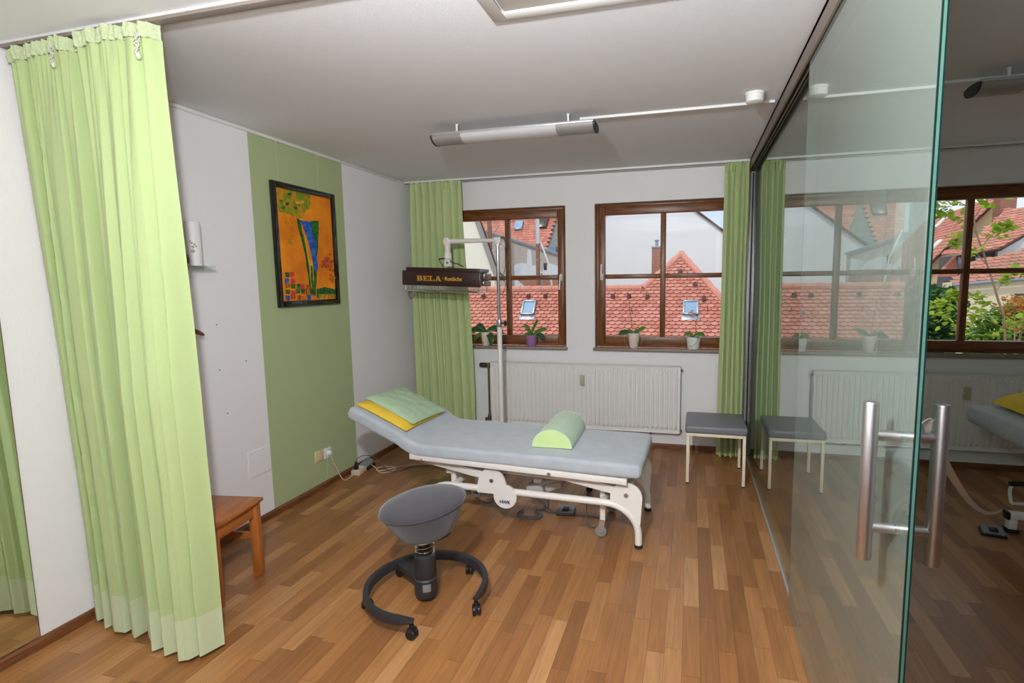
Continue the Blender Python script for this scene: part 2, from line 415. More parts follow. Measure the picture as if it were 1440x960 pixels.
def text_mesh(body, size, offset=0.0, extrude=.0006, shear=0, spacing=1.0):
    c = bpy.data.curves.new('txt', 'FONT'); c.body = body; c.size = size; c.offset = offset; c.extrude = extrude; c.space_character = spacing
    c.align_x = 'CENTER'; c.align_y = 'CENTER'; c.resolution_u = 4
    o = bpy.data.objects.new('txt', c); COL.objects.link(o)
    bpy.context.view_layer.update()
    me = bpy.data.meshes.new_from_object(o.evaluated_get(bpy.context.evaluated_depsgraph_get()))
    bpy.data.objects.remove(o); bpy.data.curves.remove(c)
    return me
def add_text(mb, body, size, mtx, offset=0, mi=0, sx=1.0):
    me = text_mesh(body, size, offset); t = bmesh.new(); t.from_mesh(me); bpy.data.meshes.remove(me)
    bmesh.ops.transform(t, matrix=mtx @ Matrix.Diagonal((sx, 1, 1, 1)), verts=t.verts); mb.merge(t, mi)

# ------------------------------------------------------------------ room
H = 2.55; XL, XP, XR = 0.0, 3.23, 7.4; YB, YR = 0.0, -6.9
def structure(mb, name, mats, **k):
    return mb.build(name, mats, kind='structure', **k)
m = MB(); m.span((-.3, YR - .2, -.12), (XR + .2, .25, 0)); structure(m, 'floor', M['floor'], smooth=0)
m = MB(); m.span((-.3, YR - .2, H), (XR + .2, .25, H + .2)); structure(m, 'ceiling', M['ceiling'], smooth=0)
m = MB(); m.span((-.25, YR, 0), (0, .25, H)); structure(m, 'wall_left', M['wall_left'], smooth=0)
m = MB(); m.span((-.25, YR - .2, 0), (XR + .2, YR, H)); structure(m, 'wall_rear', M['wall'], smooth=0)
m = MB(); m.span((XR, YR, 0), (XR + .2, .25, H)); structure(m, 'wall_right', M['wall'], smooth=0)
m = MB(); m.span((3.19, YR, 0), (3.29, -4.5, H)); structure(m, 'wall_light_shield', M['wall'], smooth=0)  # unseen wall, added to keep flash light out of the room beyond
WZ0, WZ1 = .9425, 2.275
WINS = [(.385, 1.578), (1.8546, 3.10), (4.247, 5.487), (5.78, 7.02)]
m = MB()
xs = [0] + [v for w in WINS for v in w] + [XR]
for i in range(0, len(xs), 2): m.span((xs[i], 0, 0), (xs[i + 1], .25, H))
for a, b in WINS:
    m.span((a, 0, 0), (b, .25, WZ0 - .0275)); m.span((a, 0, WZ1), (b, .25, H))
structure(m, 'wall_back', M['wall'], smooth=0)

def window(name, x0, x1, handle, lab):
    cx = (x0 + x1) / 2; y0, y1 = .055, .125
    root = bpy.data.objects.new(name, None); COL.objects.link(root); root['_o'] = [cx, 0.06, WZ0]; root.location = (cx, .06, WZ0); root['kind'] = 'structure'
    z0, z1 = WZ0 + .004, WZ1 - .002
    fr = MB(); w = .034
    fr.span((x0, y0, z0), (x0 + w, y1, z1), 1, .004); fr.span((x1 - w, y0, z0), (x1, y1, z1), 1, .004)
    fr.span((x0 + w, y0, z1 - .03), (x1 - w, y1, z1), 0, .004); fr.span((x0 + w, y0, z0), (x1 - w, y1, z0 + .03), 0, .004)
    fr.build('window_frame', [M['win_h'], M['win_v']], root)
    sa = MB(); s = .062; a, b = x0 + w - .006, x1 - w + .006; c, d = z0 + .022, z1 - .022; ys0, ys1 = .042, .105
    sa.span((a, ys0, c), (a + s, ys1, d), 1, .007); sa.span((b - s, ys0, c), (b, ys1, d), 1, .007)
    sa.span((a + s, ys0, d - .078), (b - s, ys1, d), 0, .007); sa.span((a + s, ys0, c), (b - s, ys1, c + .078), 0, .007)
    zt = 1.607; bw = .021
    sa.span((cx - .0245, ys0 + .006, c + .078), (cx + .0245, ys1 - .004, d - .078), 1, .007)
    for p, q in ((a + s, cx - .0245), (cx + .0245, b - s)): sa.span((p, ys0 + .006, zt - bw), (q, ys1 - .004, zt + bw), 0, .007)
    sash = sa.build('sash', [M['win_h'], M['win_v']], root)
    for p, q in ((a + s, cx - .0245), (cx + .0245, b - s)):
        for r, t in ((c + .078, zt - bw), (zt + bw, d - .078)):
            g = MB(); g.span((p - .004, .074, r - .004), (q + .004, .078, t + .004)); g.build('pane', M['pane'], sash, origin=(cx, .06, WZ0), smooth=0).location = (0, 0, 0)
    if handle:
        hx = b - s / 2 if handle > 0 else a + s / 2
        h = MB(); h.box((hx, ys0 - .003, zt), (.026, .01, .062), 0, .004); h.tube([(hx, ys0, zt + .008), (hx, ys0 - .03, zt + .008)], .008)
        q = 1 if handle > 0 else -1; h.tube(bez((hx, ys0 - .03, zt + .012 * q), (hx, ys0 - .04, zt - .03 * q), (hx - .004 * handle, ys0 - .045, zt - .08 * q), (hx - .006 * handle, ys0 - .043, zt - .115 * q)), .0085)
        h.build('window_handle', M['white_plastic'], root)
    sl = MB(); sl.span((x0 - .012, -.04, WZ0 - .0275), (x1 + .012, .055, WZ0), 0, .003); sl.build('window_sill', M['sill'], root)
    return root
window('window_1', *WINS[0], 1, ''); window('window_2', *WINS[1], -1, ''); window('window_3', *WINS[2], -1, ''); window('window_4', *WINS[3], 1, '')

def baseboard(name, a, b, axis):
    m = MB(); t, h = .016, .048
    if axis == 'x': prof = [(0, 0, 0), (0, -t, 0), (0, -t, h - .012), (0, -t * .5, h), (0, 0, h)]; m.prism([(p[0], p[1], p[2]) for p in prof], (a, 0, 0), (b, 0, 0))
    else: prof = [(0, 0, 0), (t, 0, 0), (t, 0, h - .012), (t * .5, 0, h), (0, 0, h)]; m.prism(prof, (0, a, 0), (0, b, 0))
    return structure(m, name, M['base'], smooth=0)
baseboard('baseboard_left', YR, -.016, 'y'); baseboard('baseboard_back', 0.0, 3.2, 'x'); baseboard('baseboard_right', 3.3, XR, 'x')

# picture rail on the left wall, curtain rails, ceiling trims
m = MB(); m.span((0, -6.0, 2.527), (.012, -.30, H - .001), 0, .002); structure(m, 'trim_1', M['white_plastic'])
def rail(name, a, b, y, w=.03, h=.018, mt='white_plastic'):
    m = MB(); m.span((a, y - w / 2, H - h), (b, y + w / 2, H), 0, .002)
    m.span((a, y - .004, H - h - .002), (b, y + .004, H - h + .003), 1)
    return structure(m, name, [M[mt], M['slot']])
rail('trim_2', .01, 3.185, -.155); rail('trim_3', 3.29, XR, -.155)
m = MB(); m.span((.005, -3.318, H - .020), (2.9, -3.280, H), 1, .002); m.span((.005, -3.324, H - .010), (2.9, -3.316, H), 0, .002)
structure(m, 'trim_4', [M['white_plastic'], M['taupe']])

# ------------------------------------------------------------------ glass partition and sliding door
m = MB()
m.span((3.185, -4.5, 2.468), (3.196, -.0, H), 0, .001); m.span((3.185, -4.5, 2.53), (3.275, -.0, H), 0, .001)
m.span((3.214, -4.5, 2.475), (3.222, -.0, 2.531), 0); m.span((3.242, -4.5, 2.468), (3.275, -.0, 2.531), 0, .001)
m.span((3.196, -4.5, 2.526), (3.275, -.0, 2.531), 1)
structure(m, 'trim_5', [M['track'], M['slot']])
m = MB(); m.span((3.185, -.03, 0), (3.222, -.0, 2.468), 0, .001); m.span((3.242, -.03, 0), (3.275, -.0, 2.468), 0, .001); m.span((3.222, -.008, 0), (3.242, 0, 2.468), 1)
structure(m, 'trim_6', [M['alu'], M['slot']])
m = MB(); m.span((3.2265, -2.48, .004), (3.2385, -.008, 2.53)); part_glass = structure(m, 'wall_partition_pane', M['fix_glass'], smooth=0)
m = MB(); m.span((3.221, -2.48, 0), (3.2445, -.03, .014), 0, .001); structure(m, 'trim_7', M['alu'])
droot = bpy.data.objects.new('door_1', None); COL.objects.link(droot); DO = (3.2, -3.05, 0); droot.location = DO; droot['_o'] = list(DO); droot['kind'] = 'structure'
m = MB(); m.span((3.199, -3.686, .008), (3.211, -2.405, 2.524))
gp = m.build('glass_panel', [M['door_glass']], droot, smooth=0)
m = MB(); m.span((3.1988, -3.6895, .008), (3.2022, -3.6862, 2.524), 1); m.span((3.2022, -3.6895, .008), (3.2078, -3.6862, 2.524), 0); m.span((3.2078, -3.6895, .008), (3.2112, -3.6862, 2.524), 1)
m.span((3.1988, -2.4048, .008), (3.2112, -2.402, 2.524), 0)
m.build('polished_edge', [M['glass_edge'], M['glass_edge_d']], droot, smooth=0)
def bar(x):
    m = MB(); y = -3.62; r = .0165
    m.lathe([(r * .9, .905), (r, .908), (r, 1.277), (r * .9, 1.28)], (x, y, 0), 28)
    s = 1 if x > 3.205 else -1; g = 3.211 if s > 0 else 3.199
    for z in (.983, 1.202): m.lathe([(.0115, g), (.0115, x)], (0, y, z), 20, axis='X')
    m.build('handle', M['steel'], droot)
bar(3.135); bar(3.275)
for z in (.983, 1.202): m = MB(); m.lathe([(.0118, 3.1935), (.0118, 3.199)], (0, -3.62, z), 20, axis='X'); m.build('handle_washer', M['chrome'], droot)
# cable channel on ceiling, ceiling hatch
def channel(a, b, y, label):
    m = MB(); m.span((a, y - .0125, H - .014), (b, y + .0125, H), 0, .002)
    tag(m.build('cable_channel', M['white_plastic'], origin=((a + b) / 2, y, H)), label, 'cable channel')
channel(2.06, 3.165, -1.648, 'white cable channel on the ceiling between the hanging lamp and glass partition')
channel(3.3, 4.30, -1.70, 'white cable channel on the ceiling beyond the glass partition')

# ------------------------------------------------------------------ curtains
def curtain_shape(top, bot, ztop, zbot, nf, At, Ab, seed, pinch=3.0, yb=(0, 0), broad=False):
    x0t, x1t = top; x0b, x1b = bot
    def nz(a, b): return noise.noise(Vector((a, b + seed * 7.3, seed * 1.7)))
    def fn(u, w):                       # u across, w = 0 top .. 1 bottom
        sm = w * w * (3 - 2 * w)
        if broad: ph = 2 * PI * (nf * u + .95 * nz(u * nf * .45, 0) * min(1, .25 + w * 3) + .45 * w * nz(u * nf * .4, 9))
        else: ph = 2 * PI * (nf * u + .55 * nz(u * nf * .55, 0) + .30 * w * nz(u * nf * .5, 9))
        s = math.sin(ph); c_ = abs(math.cos(ph / 2)); sh = math.copysign(abs(s) ** .75, s)
        if broad: sh = 1.1 - 2.1 * c_ ** .55
        amp = (At + (Ab - At) * min(1, w * 2.2) ** .8) * (.55 + .9 * abs(nz(u * nf * .5, 4)) + .25)
        x = (x0t + (x1t - x0t) * u) * (1 - sm) + (x0b + (x1b - x0b) * u) * sm
        x += (amp * .52 * math.sin(ph)) if broad else amp * .30 * math.sin(2 * ph + .6)
        x += .010 * nz(u * 5, w * 2.5)
        y = amp * sh + .012 * w * nz(u * 4, w * 3 + 5)
        k = math.exp(-w * 26)
        y += k * .007 * math.sin(2 * PI * nf * pinch * u + 2 * nz(u * 9, 2)); x += k * .004 * math.cos(2 * PI * nf * pinch * u)
        y += (yb[0] * (1 - u) + yb[1] * u) * sm
        z = ztop + (zbot - ztop) * w + .008 * nz(u * nf, 3) * (1 if w > .97 else 0)
        return x, y, z
    return fn
def curtain(name, label, y, fn, nu, whem, mfab, mhem, wtape, group=None, tassels=(), zt=2.53):
    r = thing(name, label, 'curtain', ((fn(0.5, 0)[0]), y, 0.0), group=group)
    P = lambda u, w: Vector((fn(u, w)[0], y + fn(u, w)[1], fn(u, w)[2]))
    m = MB(); m.grid(lambda u, v: P(u, wtape + (whem - wtape) * v), nu, 46)
    o = m.build('fabric', mfab, r, smooth=80, recalc=False); sl = o.modifiers.new('thick', 'SOLIDIFY'); sl.thickness = .0016; sl.use_rim = False
    m = MB(); m.grid(lambda u, v: P(u, whem + (1 - whem) * v), nu, 6)
    o = m.build('hem', mhem, r, smooth=80, recalc=False); sl = o.modifiers.new('thick', 'SOLIDIFY'); sl.thickness = .0022; sl.offset = 0; sl.use_rim = False
    if wtape:
        m = MB()
        def T(u, v):
            p = P(u, wtape * v); k = math.sin(PI * v)
            return p + Vector((0, -.004 - .006 * abs(noise.noise(Vector((u * 60, v * 3, 2)))) * (1 + k) - .004 * math.sin(u * 2 * PI * 58), .006 * noise.noise(Vector((u * 45, 4, 1))) * (1 - v)))
        m.grid(T, nu, 4); o = m.build('gathering_tape', M['tape'] if mfab is M['curtain'] else mfab, r, smooth=80, recalc=False); sl = o.modifiers.new('thick', 'SOLIDIFY'); sl.thickness = .002; sl.use_rim = False
        for i in range(15):
            m = MB(); u = (i + .5) / 15; p = P(u, 0); m.tube([(p.x, y, zt - .006), (p.x, y - .004, p.z - .012)], .0028, 6); m.box((p.x, y, zt - .003), (.009, .007, .008), 0, .002); m.build('glider', M['white_plastic'], r)
    for (u, ln, wd) in tassels:
        p = P(u, wtape); m = MB(); rr = random.Random(int(u * 99))
        for k in range(7):
            pts = [p + Vector((0, -.022, .012))]
            for j in range(1, 9): pts.append(p + Vector((wd * (rr.random() - .5), -.026 - .012 * rr.random(), .012 - ln * j / 8 + .008 * rr.random())))
            m.tube(spline(pts, 3), .0014, 5)
        m.lathe([(.004, 0), (wd * .36, .005), (wd * .30, .016), (.004, .022)], p + Vector((0, -.028, -ln * .95)), 10)
        m.build('cord_tassel', M['cord'], r)
    return r
PLEATS = [(0, .022), (.05, -.004), (.092, -.012), (.100, .022), (.130, .004), (.152, -.004), (.158, .022), (.185, -.018), (.208, -.036), (.217, .026), (.228, -.022), (.290, -.034),
          (.362, -.028), (.372, .004), (.415, -.026), (.462, -.036), (.471, .014), (.530, -.022), (.598, -.032), (.607, .024), (.622, -.042), (.662, -.058), (.700, -.030), (.708, -.002), (.722, -.044), (.768, -.060), (.800, -.040), (.812, -.012), (.828, -.044), (.858, -.030), (.866, .030), (.878, -.060), (.915, -.050), (.945, -.018), (.955, -.030), (1.0, .026)]
def pleat(u):
    if u <= 0: return PLEATS[0][1]
    for (a, p), (b_, q) in zip(PLEATS, PLEATS[1:]):
        if u <= b_:
            t = (u - a) / (b_ - a); return p + (q - p) * (t * .45 + .55 * t * t * (3 - 2 * t))
    return PLEATS[-1][1]
def fn(u, w):
    nz = lambda a, b_: noise.noise(Vector((a, b_ + 11.3, 4.7)))
    sm = w * w * (3 - 2 * w); up = 1 - w
    d = .045 * up * nz(u * 3.3, w * 1.3) * min(1, 12 * u * (1 - u))
    y = pleat(u + d) * (.75 + .90 * min(1, w * 1.8))
    y += .010 * up * math.sin(2 * PI * (13 * u + 1.2 * nz(u * 5, 2))) * math.exp(-w * 5) + .010 * nz(u * 6, w * 3.1) * w + .006 * nz(u * 14, w * 4)
    k = math.exp(-w * 24); y += k * .008 * math.sin(2 * PI * (27 * u + 1.5 * nz(u * 9, 6)))
    x = (.030 + .770 * u) * (1 - sm) + (.016 + .786 * u) * sm + .006 * nz(u * 7, w * 2.2) * min(1, 9 * (1 - u))
    x += k * .004 * math.sin(2 * PI * 27 * u + 1)
    y += (.085 * (1 - u) + .02 * u) * sm
    z = 2.526 + (.022 - 2.526) * w + .010 * nz(u * 22, 3.0) * math.exp(-w * 60)
    return x, y, z
curtain('drawn_curtain', 'large lime green curtain gathered beside the wall mirror on a ceiling rail', -3.30, fn, 520, .930, M['curtain'], M['curtain_hem'], .021, None, ((.945, .085, .022), (.40, .07, .02)), 2.526)
fn = curtain_shape((.075, .595), (.09, .685), 2.53, .045, 7, .016, .040, 11, 3, (0, 0))
curtain('window_curtain', 'lime curtain hanging in the corner behind the heat lamp', -.150, fn, 190, .97, M['curtain_b'], M['curtain_b'], .03, 'curtains at the windows')
fn = curtain_shape((2.99, 3.178), (2.975, 3.172), 2.53, .018, 5, .022, .040, 21, 2.5, (0, 0))
curtain('window_curtain', 'narrow lime curtain hanging in front of the glass partition end behind the grey stool', -.150, fn, 120, .97, M['curtain_b'], M['curtain_b'], .03, 'curtains at the windows')

# ------------------------------------------------------------------ left wall: mirror, art, shelf, sockets ...
t = thing('wall_mirror', 'tall frameless wall mirror reflecting the large green curtain', 'mirror', (0, -3.8, .05))
m = MB(); m.span((.0005, -4.35, .052), (.0055, -3.424, 2.0)); m.build('backing', M['mirror_edge'], t, smooth=0)
m = MB(); m.span((.0055, -4.348, .054), (.0062, -3.427, 1.998)); m.build('mirror_glass', M['mirror'], t, smooth=0)

t = thing('framed_painting', 'abstract orange painting with blue and green wedge in glossy black frame', 'painting', (0, -1.585, 1.41))
PY0, PY1, PZ0, PZ1 = -1.915, -1.262, 1.412, 2.262
m = MB(); fw = .042
for a, b in (((.004, PY0, PZ0), (.028, PY0 + fw, PZ1)), ((.004, PY1 - fw, PZ0), (.028, PY1, PZ1)), ((.004, PY0 + fw, PZ0), (.028, PY1 - fw, PZ0 + fw)), ((.004, PY0 + fw, PZ1 - fw), (.028, PY1 - fw, PZ1))):
    m.span(a, b, 0, .006)
m.build('picture_frame', M['frame_black'], t)
m = MB(); cy0, cy1, cz0, cz1 = PY0 + fw - .004, PY1 - fw + .004, PZ0 + fw - .004, PZ1 - fw + .004
m.span((.006, cy0, cz0), (.014, cy1, cz1), 0)
layer = [0]
def uv(px, py):
    u = (px - (100 + (py - 115) * .033)) / 360.0; yt = 115 + 80 * u; yb = 885 - 17 * u
    return max(0.0, min(1, u)), max(0.0, min(1, (yb - py) / (yb - yt)))
def blob(pts, mi, rough=.004, sub=5, seed=1):
    layer[0] += 1; x = .0140 + .00012 * layer[0]; pp = []
    q = [uv(*p) for p in pts]
    for i in range(len(q)):
        a, b = q[i], q[(i + 1) % len(q)]
        for k in range(sub):
            s = k / sub; jx, jz = rough * noise.noise(Vector((i * 3.1 + k, seed, 1))) * 2, rough * noise.noise(Vector((i * 3.1 + k, seed, 9))) * 2
            u = min(.995, max(.005, a[0] + (b[0] - a[0]) * s + jx)); v = min(.995, max(.005, a[1] + (b[1] - a[1]) * s + jz))
            pp.append((x, cy0 + (cy1 - cy0) * u, cz0 + (cz1 - cz0) * v))
    m.face(pp, mi)
blob([(112, 130), (205, 135), (320, 160), (318, 250), (250, 325), (185, 300), (120, 265)], 3, .02, 6, 3)
blob([(150, 160), (210, 170), (280, 180), (240, 220), (180, 225)], 3, .02, 6, 5)
for i in range(16): cx_, cy_ = rnd.uniform(130, 300), rnd.uniform(140, 300); blob([(cx_ - 12, cy_ - 6), (cx_ + 14, cy_ - 9), (cx_ + 10, cy_ + 9), (cx_ - 9, cy_ + 8)], rnd.choice((1, 3, 3, 6)), .012, 3, i)
blob([(225, 322), (245, 330), (262, 420), (285, 520), (306, 640), (312, 760), (318, 838), (300, 842), (292, 740), (272, 560), (248, 450), (232, 380)], 1, .007, 4, 7)
blob([(318, 338), (372, 340), (366, 470), (350, 600), (345, 740), (332, 845), (318, 842), (322, 740), (330, 560), (316, 420)], 1, .008, 4, 8)
blob([(240, 335), (322, 344), (320, 390), (345, 470), (352, 500), (345, 560), (360, 640), (350, 680), (330, 670), (318, 580), (300, 490), (278, 420), (262, 370)], 2, .010, 4, 9)
blob([(296, 600), (320, 600), (326, 720), (318, 820), (308, 800), (300, 700)], 6, .006, 4, 12)
blob([(306, 640), (318, 640), (322, 760), (316, 838), (309, 800)], 1, .006, 4, 13)
blob([(265, 420), (276, 440), (300, 600), (296, 640), (280, 520)], 6, .004, 4, 14)
blob([(340, 800), (400, 785), (482, 800), (482, 860), (430, 850), (345, 868)], 1, .014, 5, 15)
for i in range(9): a_ = 355 + i * 14; blob([(a_, 835), (a_ + 9, 832), (a_ + 6, 866), (a_ - 2, 868)], rnd.choice((6, 0, 3)), .004, 3, 20 + i)
for r_ in range(5):
    for c_ in range(5 if r_ > 1 else 3 - r_ % 2):
        a_, b_ = 145 + c_ * 31 + rnd.uniform(-5, 5), 870 - (4 - r_) * 40 + rnd.uniform(-8, 8)
        if c_ > 1 and r_ < 1: continue
        blob([(a_, b_ - 28), (a_ + 27, b_ - 26), (a_ + 26, b_ + 4), (a_ + 2, b_ + 5)], rnd.choice((1, 2, 4, 5, 2, 1)), .010, 3, 40 + r_ * 7 + c_)
for i in range(26): a_, b_ = rnd.gauss(428, 22), rnd.gauss(625, 34); blob([(a_ - 9, b_ - 8), (a_ + 9, b_ - 10), (a_ + 8, b_ + 9), (a_ - 8, b_ + 8)], rnd.choice((5, 5, 4, 5)), .010, 3, 60 + i)
for i in range(9): a_, b_ = rnd.gauss(448, 9), rnd.gauss(725, 22); blob([(a_ - 7, b_ - 7), (a_ + 7, b_ - 7), (a_ + 7, b_ + 7), (a_ - 6, b_ + 7)], rnd.choice((5, 3, 5)), .008, 3, 90 + i)
for i in range(14): a_, b_ = rnd.gauss(165, 16), rnd.uniform(330, 500); blob([(a_ - 4, b_ - 10), (a_ + 3, b_ - 10), (a_ + 1, b_ + 10), (a_ - 3, b_ + 9)], 3, .008, 3, 110 + i)
m.build('canvas', ART, t, smooth=0, recalc=False)
for yy in (-1.83, -1.42): m = MB(); m.tube([(.006, yy, PZ1 - .03), (.006, yy, 2.528)], .0011, 6); m.box((.007, yy, 2.522), (.008, .008, .016), 0, .002); m.build('hanging_wire', M['cord'], t)

t = thing('glass_shelf', 'small green glass shelf carrying a candle beside the large curtain', 'shelf', (0, -2.68, 1.672))
m = MB(); poly = [(0, -2.90, 1.668), (.11, -2.90, 1.668)] + [(.055 + .055 * math.cos(a), -2.50 + .055 * math.sin(a) , 1.668) for a in [i * PI / 16 for i in range(9)]] + [(0.0, -2.445, 1.668)]
m.prism(poly, (0, 0, 0), (0, 0, .008)); m.build('shelf_plate', M['shelfglass'], t)
for ya in (-2.86, -2.60): m = MB(); m.span((0, ya, 1.656), (.02, ya + .035, 1.668), 0, .002); m.build('bracket', M['alu'], t)
t = thing('pillar_candle', 'tall white pillar candle with olive flower print on glass shelf', 'candle', (.055, -2.555, 1.676))
m = MB(); m.lathe([(.037, 1.676), (.038, 1.68), (.038, 1.912), (.035, 1.917), (.01, 1.911), (0, 1.911)], (.055, -2.555, 0), 28); m.build('wax', M['candle'], t)
m = MB(); m.tube([(.055, -2.555, 1.910), (.056, -2.555, 1.922)], .0012, 6); m.build('wick', M['black_plastic'], t)
m = MB()
for a, z, r in ((-.55, 1.755, .010), (-.5, 1.778, .008), (-.62, 1.80, .006), (-.3, 1.792, .006), (-.12, 1.782, .005), (-.8, 1.81, .005)):
    a -= .35; c = Vector((.055 + .0386 * math.cos(a), -2.555 + .0386 * math.sin(a), z)); n_ = Vector((math.cos(a), math.sin(a), 0)); s_ = Vector((-n_.y, n_.x, 0))
    m.prism([c + s_ * r * math.cos(k * PI / 5) + Vector((0, 0, 1)) * r * math.sin(k * PI / 5) for k in range(10)], (0, 0, 0), n_ * .0006)
m.build('flower_print', M['print_olive'], t)
m = MB(); m.lathe([(0, 0), (.02, .001), (.034, .018), (.037, .036), (.033, .055), (.018, .069), (0, .072)], (.062, -2.642, 1.676), 22)
tag(m.build('round_ornament', M['dark_orn'], origin=(.062, -2.642, 1.676)), 'small dark speckled round ornament beside the candle', 'ornament')
m = MB(); m.tube(bez((0, -2.70, 1.335), (.03, -2.68, 1.34), (.06, -2.60, 1.325), (.06, -2.545, 1.288), 10), [.010, .012, .014, .0145, .015, .015, .0145, .0135, .0125, .011, .006], 12)
tag(m.build('coat_hook', M['hook'], origin=(0, -2.70, 1.335)), 'reddish wooden coat hook poking out past the large green curtain', 'hook')
m = MB(); m.span((0, -2.252, .325), (.0035, -2.074, .502), 0, .001); m.span((.0035, -2.246, .331), (.0042, -2.080, .496), 0)
tag(m.build('access_panel', M['wall'], origin=(0, -2.16, .33)), 'flush white square access panel low on the wall beside the green stripe', 'panel')
def plug_hole(y, z, lab):
    m = MB(); m.lathe([(.005, 0), (.005, .0012), (.003, .002), (0, .0015)], (0, y, z), 12, axis='X')
    tag(m.build('wall_plug', M['grey_plastic'], origin=(0, y, z)), lab, 'wall plug', 'wall plugs in the white stretch of wall above the pine stool')
plug_hole(-2.40, 1.335, 'small grey wall plug beside the coat hook, topmost of the four')
plug_hole(-2.405, 1.062, 'small grey wall plug under the topmost one, nearer the curtain')
plug_hole(-2.205, 1.088, 'small grey wall plug nearest the edge of green stripe')
plug_hole(-2.375, .79, 'small grey wall plug lowest of the four, above the pine stool')

def socket(y, z, mt, label, plug=False):
    t = thing('power_socket', label, 'socket', (0, y, z), group='sockets low on the green stripe')
    m = MB(); m.box((.006, y, z), (.012, .083, .083), 0, .004); m.build('cover_plate', mt, t)
    m = MB(); m.lathe([(.024, 0), (.024, .014), (.0205, .014), (.0195, .004), (0, .004)], (0.0, y, z), 24, axis='X'); m.build('socket_well', mt, t)
    if not plug:
        for dy in (-.0095, .0095): m = MB(); m.lathe([(.0046, .004), (.0046, .0058)], (0, y + dy, z), 8, axis='X'); m.build('contact_hole', M['black_plastic'], t)
socket(-1.602, .268, M['beige_plastic'], 'empty beige wall socket on the green stripe')
socket(-1.500, .263, M['white_plastic'], 'white wall socket with a plug in it on the green stripe', True)
t = thing('extension_lead', 'cream extension lead running from the white wall socket to the power strip', 'cable', (.03, -1.5, .0))
m = MB(); m.lathe([(.019, .0045), (.019, .02), (.016, .034), (.012, .042), (0, .043)], (0, -1.500, .263), 18, axis='X'); m.build('plug', M['white_plastic'], t)
m = MB(); m.tube(spline([(.034, -1.500, .250), (.045, -1.495, .20), (.05, -1.46, .12), (.055, -1.42, .04), (.065, -1.40, .008), (.075, -1.37, .006), (.075, -1.33, .008), (.070, -1.295, .014), (.070, -1.275, .018)], 6), .0033, 8); m.build('lead', M['cable_cream'], t)
m = MB(); m.tube(spline([(.004, -1.512, .215), (.0035, -1.512, .14), (.004, -1.511, .05)], 6), .0032, 8)
tag(m.build('wall_cable', M['cable_green'], origin=(.004, -1.512, .05)), 'pale painted cable running down from the white socket to the baseboard', 'cable')
t = thing('power_strip', 'cream block power strip on the floor at the baseboard', 'power strip', (.075, -1.215, 0), .10, world=False)
m = MB(); m.box((0, 0, .022), (.075, .125, .044), 0, .006); m.build('housing', M['cable_cream'], t)
for dy in (-.034, .034): m = MB(); m.lathe([(.021, 0), (.021, .003), (.018, .003), (.018, .0008), (0, .0008)], (0, dy, .0435), 20); m.build('socket_well', M['white_plastic'], t)
t = thing('power_plug', 'black upright plug standing in the cream power strip', 'plug', (.075, -1.249, .047))
m = MB(); m.lathe([(.019, .047), (.019, .062), (.014, .085), (.011, .106), (0, .110)], (.075, -1.249, 0), 16); m.build('plug_body', M['black_plastic'], t)
m = MB(); m.tube(spline([(.075, -1.249, .108), (.085, -1.24, .135), (.12, -1.20, .15), (.17, -1.14, .12), (.22, -1.10, .05), (.27, -1.11, .010), (.33, -1.14, .007), (.39, -1.12, .007), (.41, -1.05, .007), (.46, -.98, .007), (.58, -.95, .007), (.85, -1.0, .007)], 6), .0036, 8); m.build('lead', M['cable_grey'], t)
m = MB(); m.box((.055, -1.075, .036), (.075, .12, .028), 0, .006, rot=Matrix.Rotation(.25, 3, 'X') @ Matrix.Rotation(.2, 3, 'Y')); m.box((.060, -1.075, .012), (.085, .13, .024), 1, .004, rot=.1)
tag(m.build('charger_box', [M['grey_plastic'], M['black_plastic']], origin=(.055, -1.075, 0)), 'grey and black charger box on floor behind the power strip', 'charger')
m = MB(); m.tube(spline([(.10, -1.08, .03), (.16, -1.10, .012), (.26, -1.18, .006), (.33, -1.12, .006), (.31, -1.04, .006), (.22, -1.03, .006), (.17, -1.09, .010), (.22, -1.14, .006), (.36, -.99, .006), (.55, -.90, .006), (.8, -.93, .006)], 6), .003, 8)
tag(m.build('loose_cable', M['cable_cream'], origin=(.10, -1.08, 0)), 'thin cream cable looping across the floor towards the treatment couch', 'cable')
m = MB(); m.tube(spline([(.035, -.115, 2.20), (.030, -.12, 2.08), (.045, -.12, 1.98), (.025, -.12, 1.90), (.05, -.12, 1.80), (.02, -.12, 1.74), (.0, -.14, 1.715)], 6), .0013, 6)
tag(m.build('loose_wire', M['cable_grey'], origin=(.03, -.12, 1.72)), 'thin curly wire hanging in the corner beside the window curtain', 'wire')

# ------------------------------------------------------------------ pine stool
t = thing('pine_stool', 'varnished pine stool half hidden behind the large green curtain', 'stool', (.348, -2.885, 0), math.radians(8), world=False)
w, d, h = .385, .37, .43
m = MB(); m.box((0, 0, h - .011), (w, d, .022), 0, .007); m.build('seat', M['pine'], t)
m = MB()
for s in (-1, 1): m.box((s * (w / 2 - .034), 0, h - .058), (.020, d - .08, .07), 0, .002); m.box((0, s * (d / 2 - .034), h - .058), (w - .08, .020, .07), 0, .002)
m.build('apron', M['pine'], t)
for sx in (-1, 1):
    for sy in (-1, 1):
        m = MB(); m.box((sx * (w / 2 - .034), sy * (d / 2 - .034), (h - .022) / 2), (.042, .042, h - .022), 0, .004); m.build('leg', M['pine_leg'], t)
for s in (-1, 1):
    m = MB(); m.box((0, s * (d / 2 - .034), .225), (w - .10, .02, .036), 0, .003); m.build('stretcher', M['pine'], t)

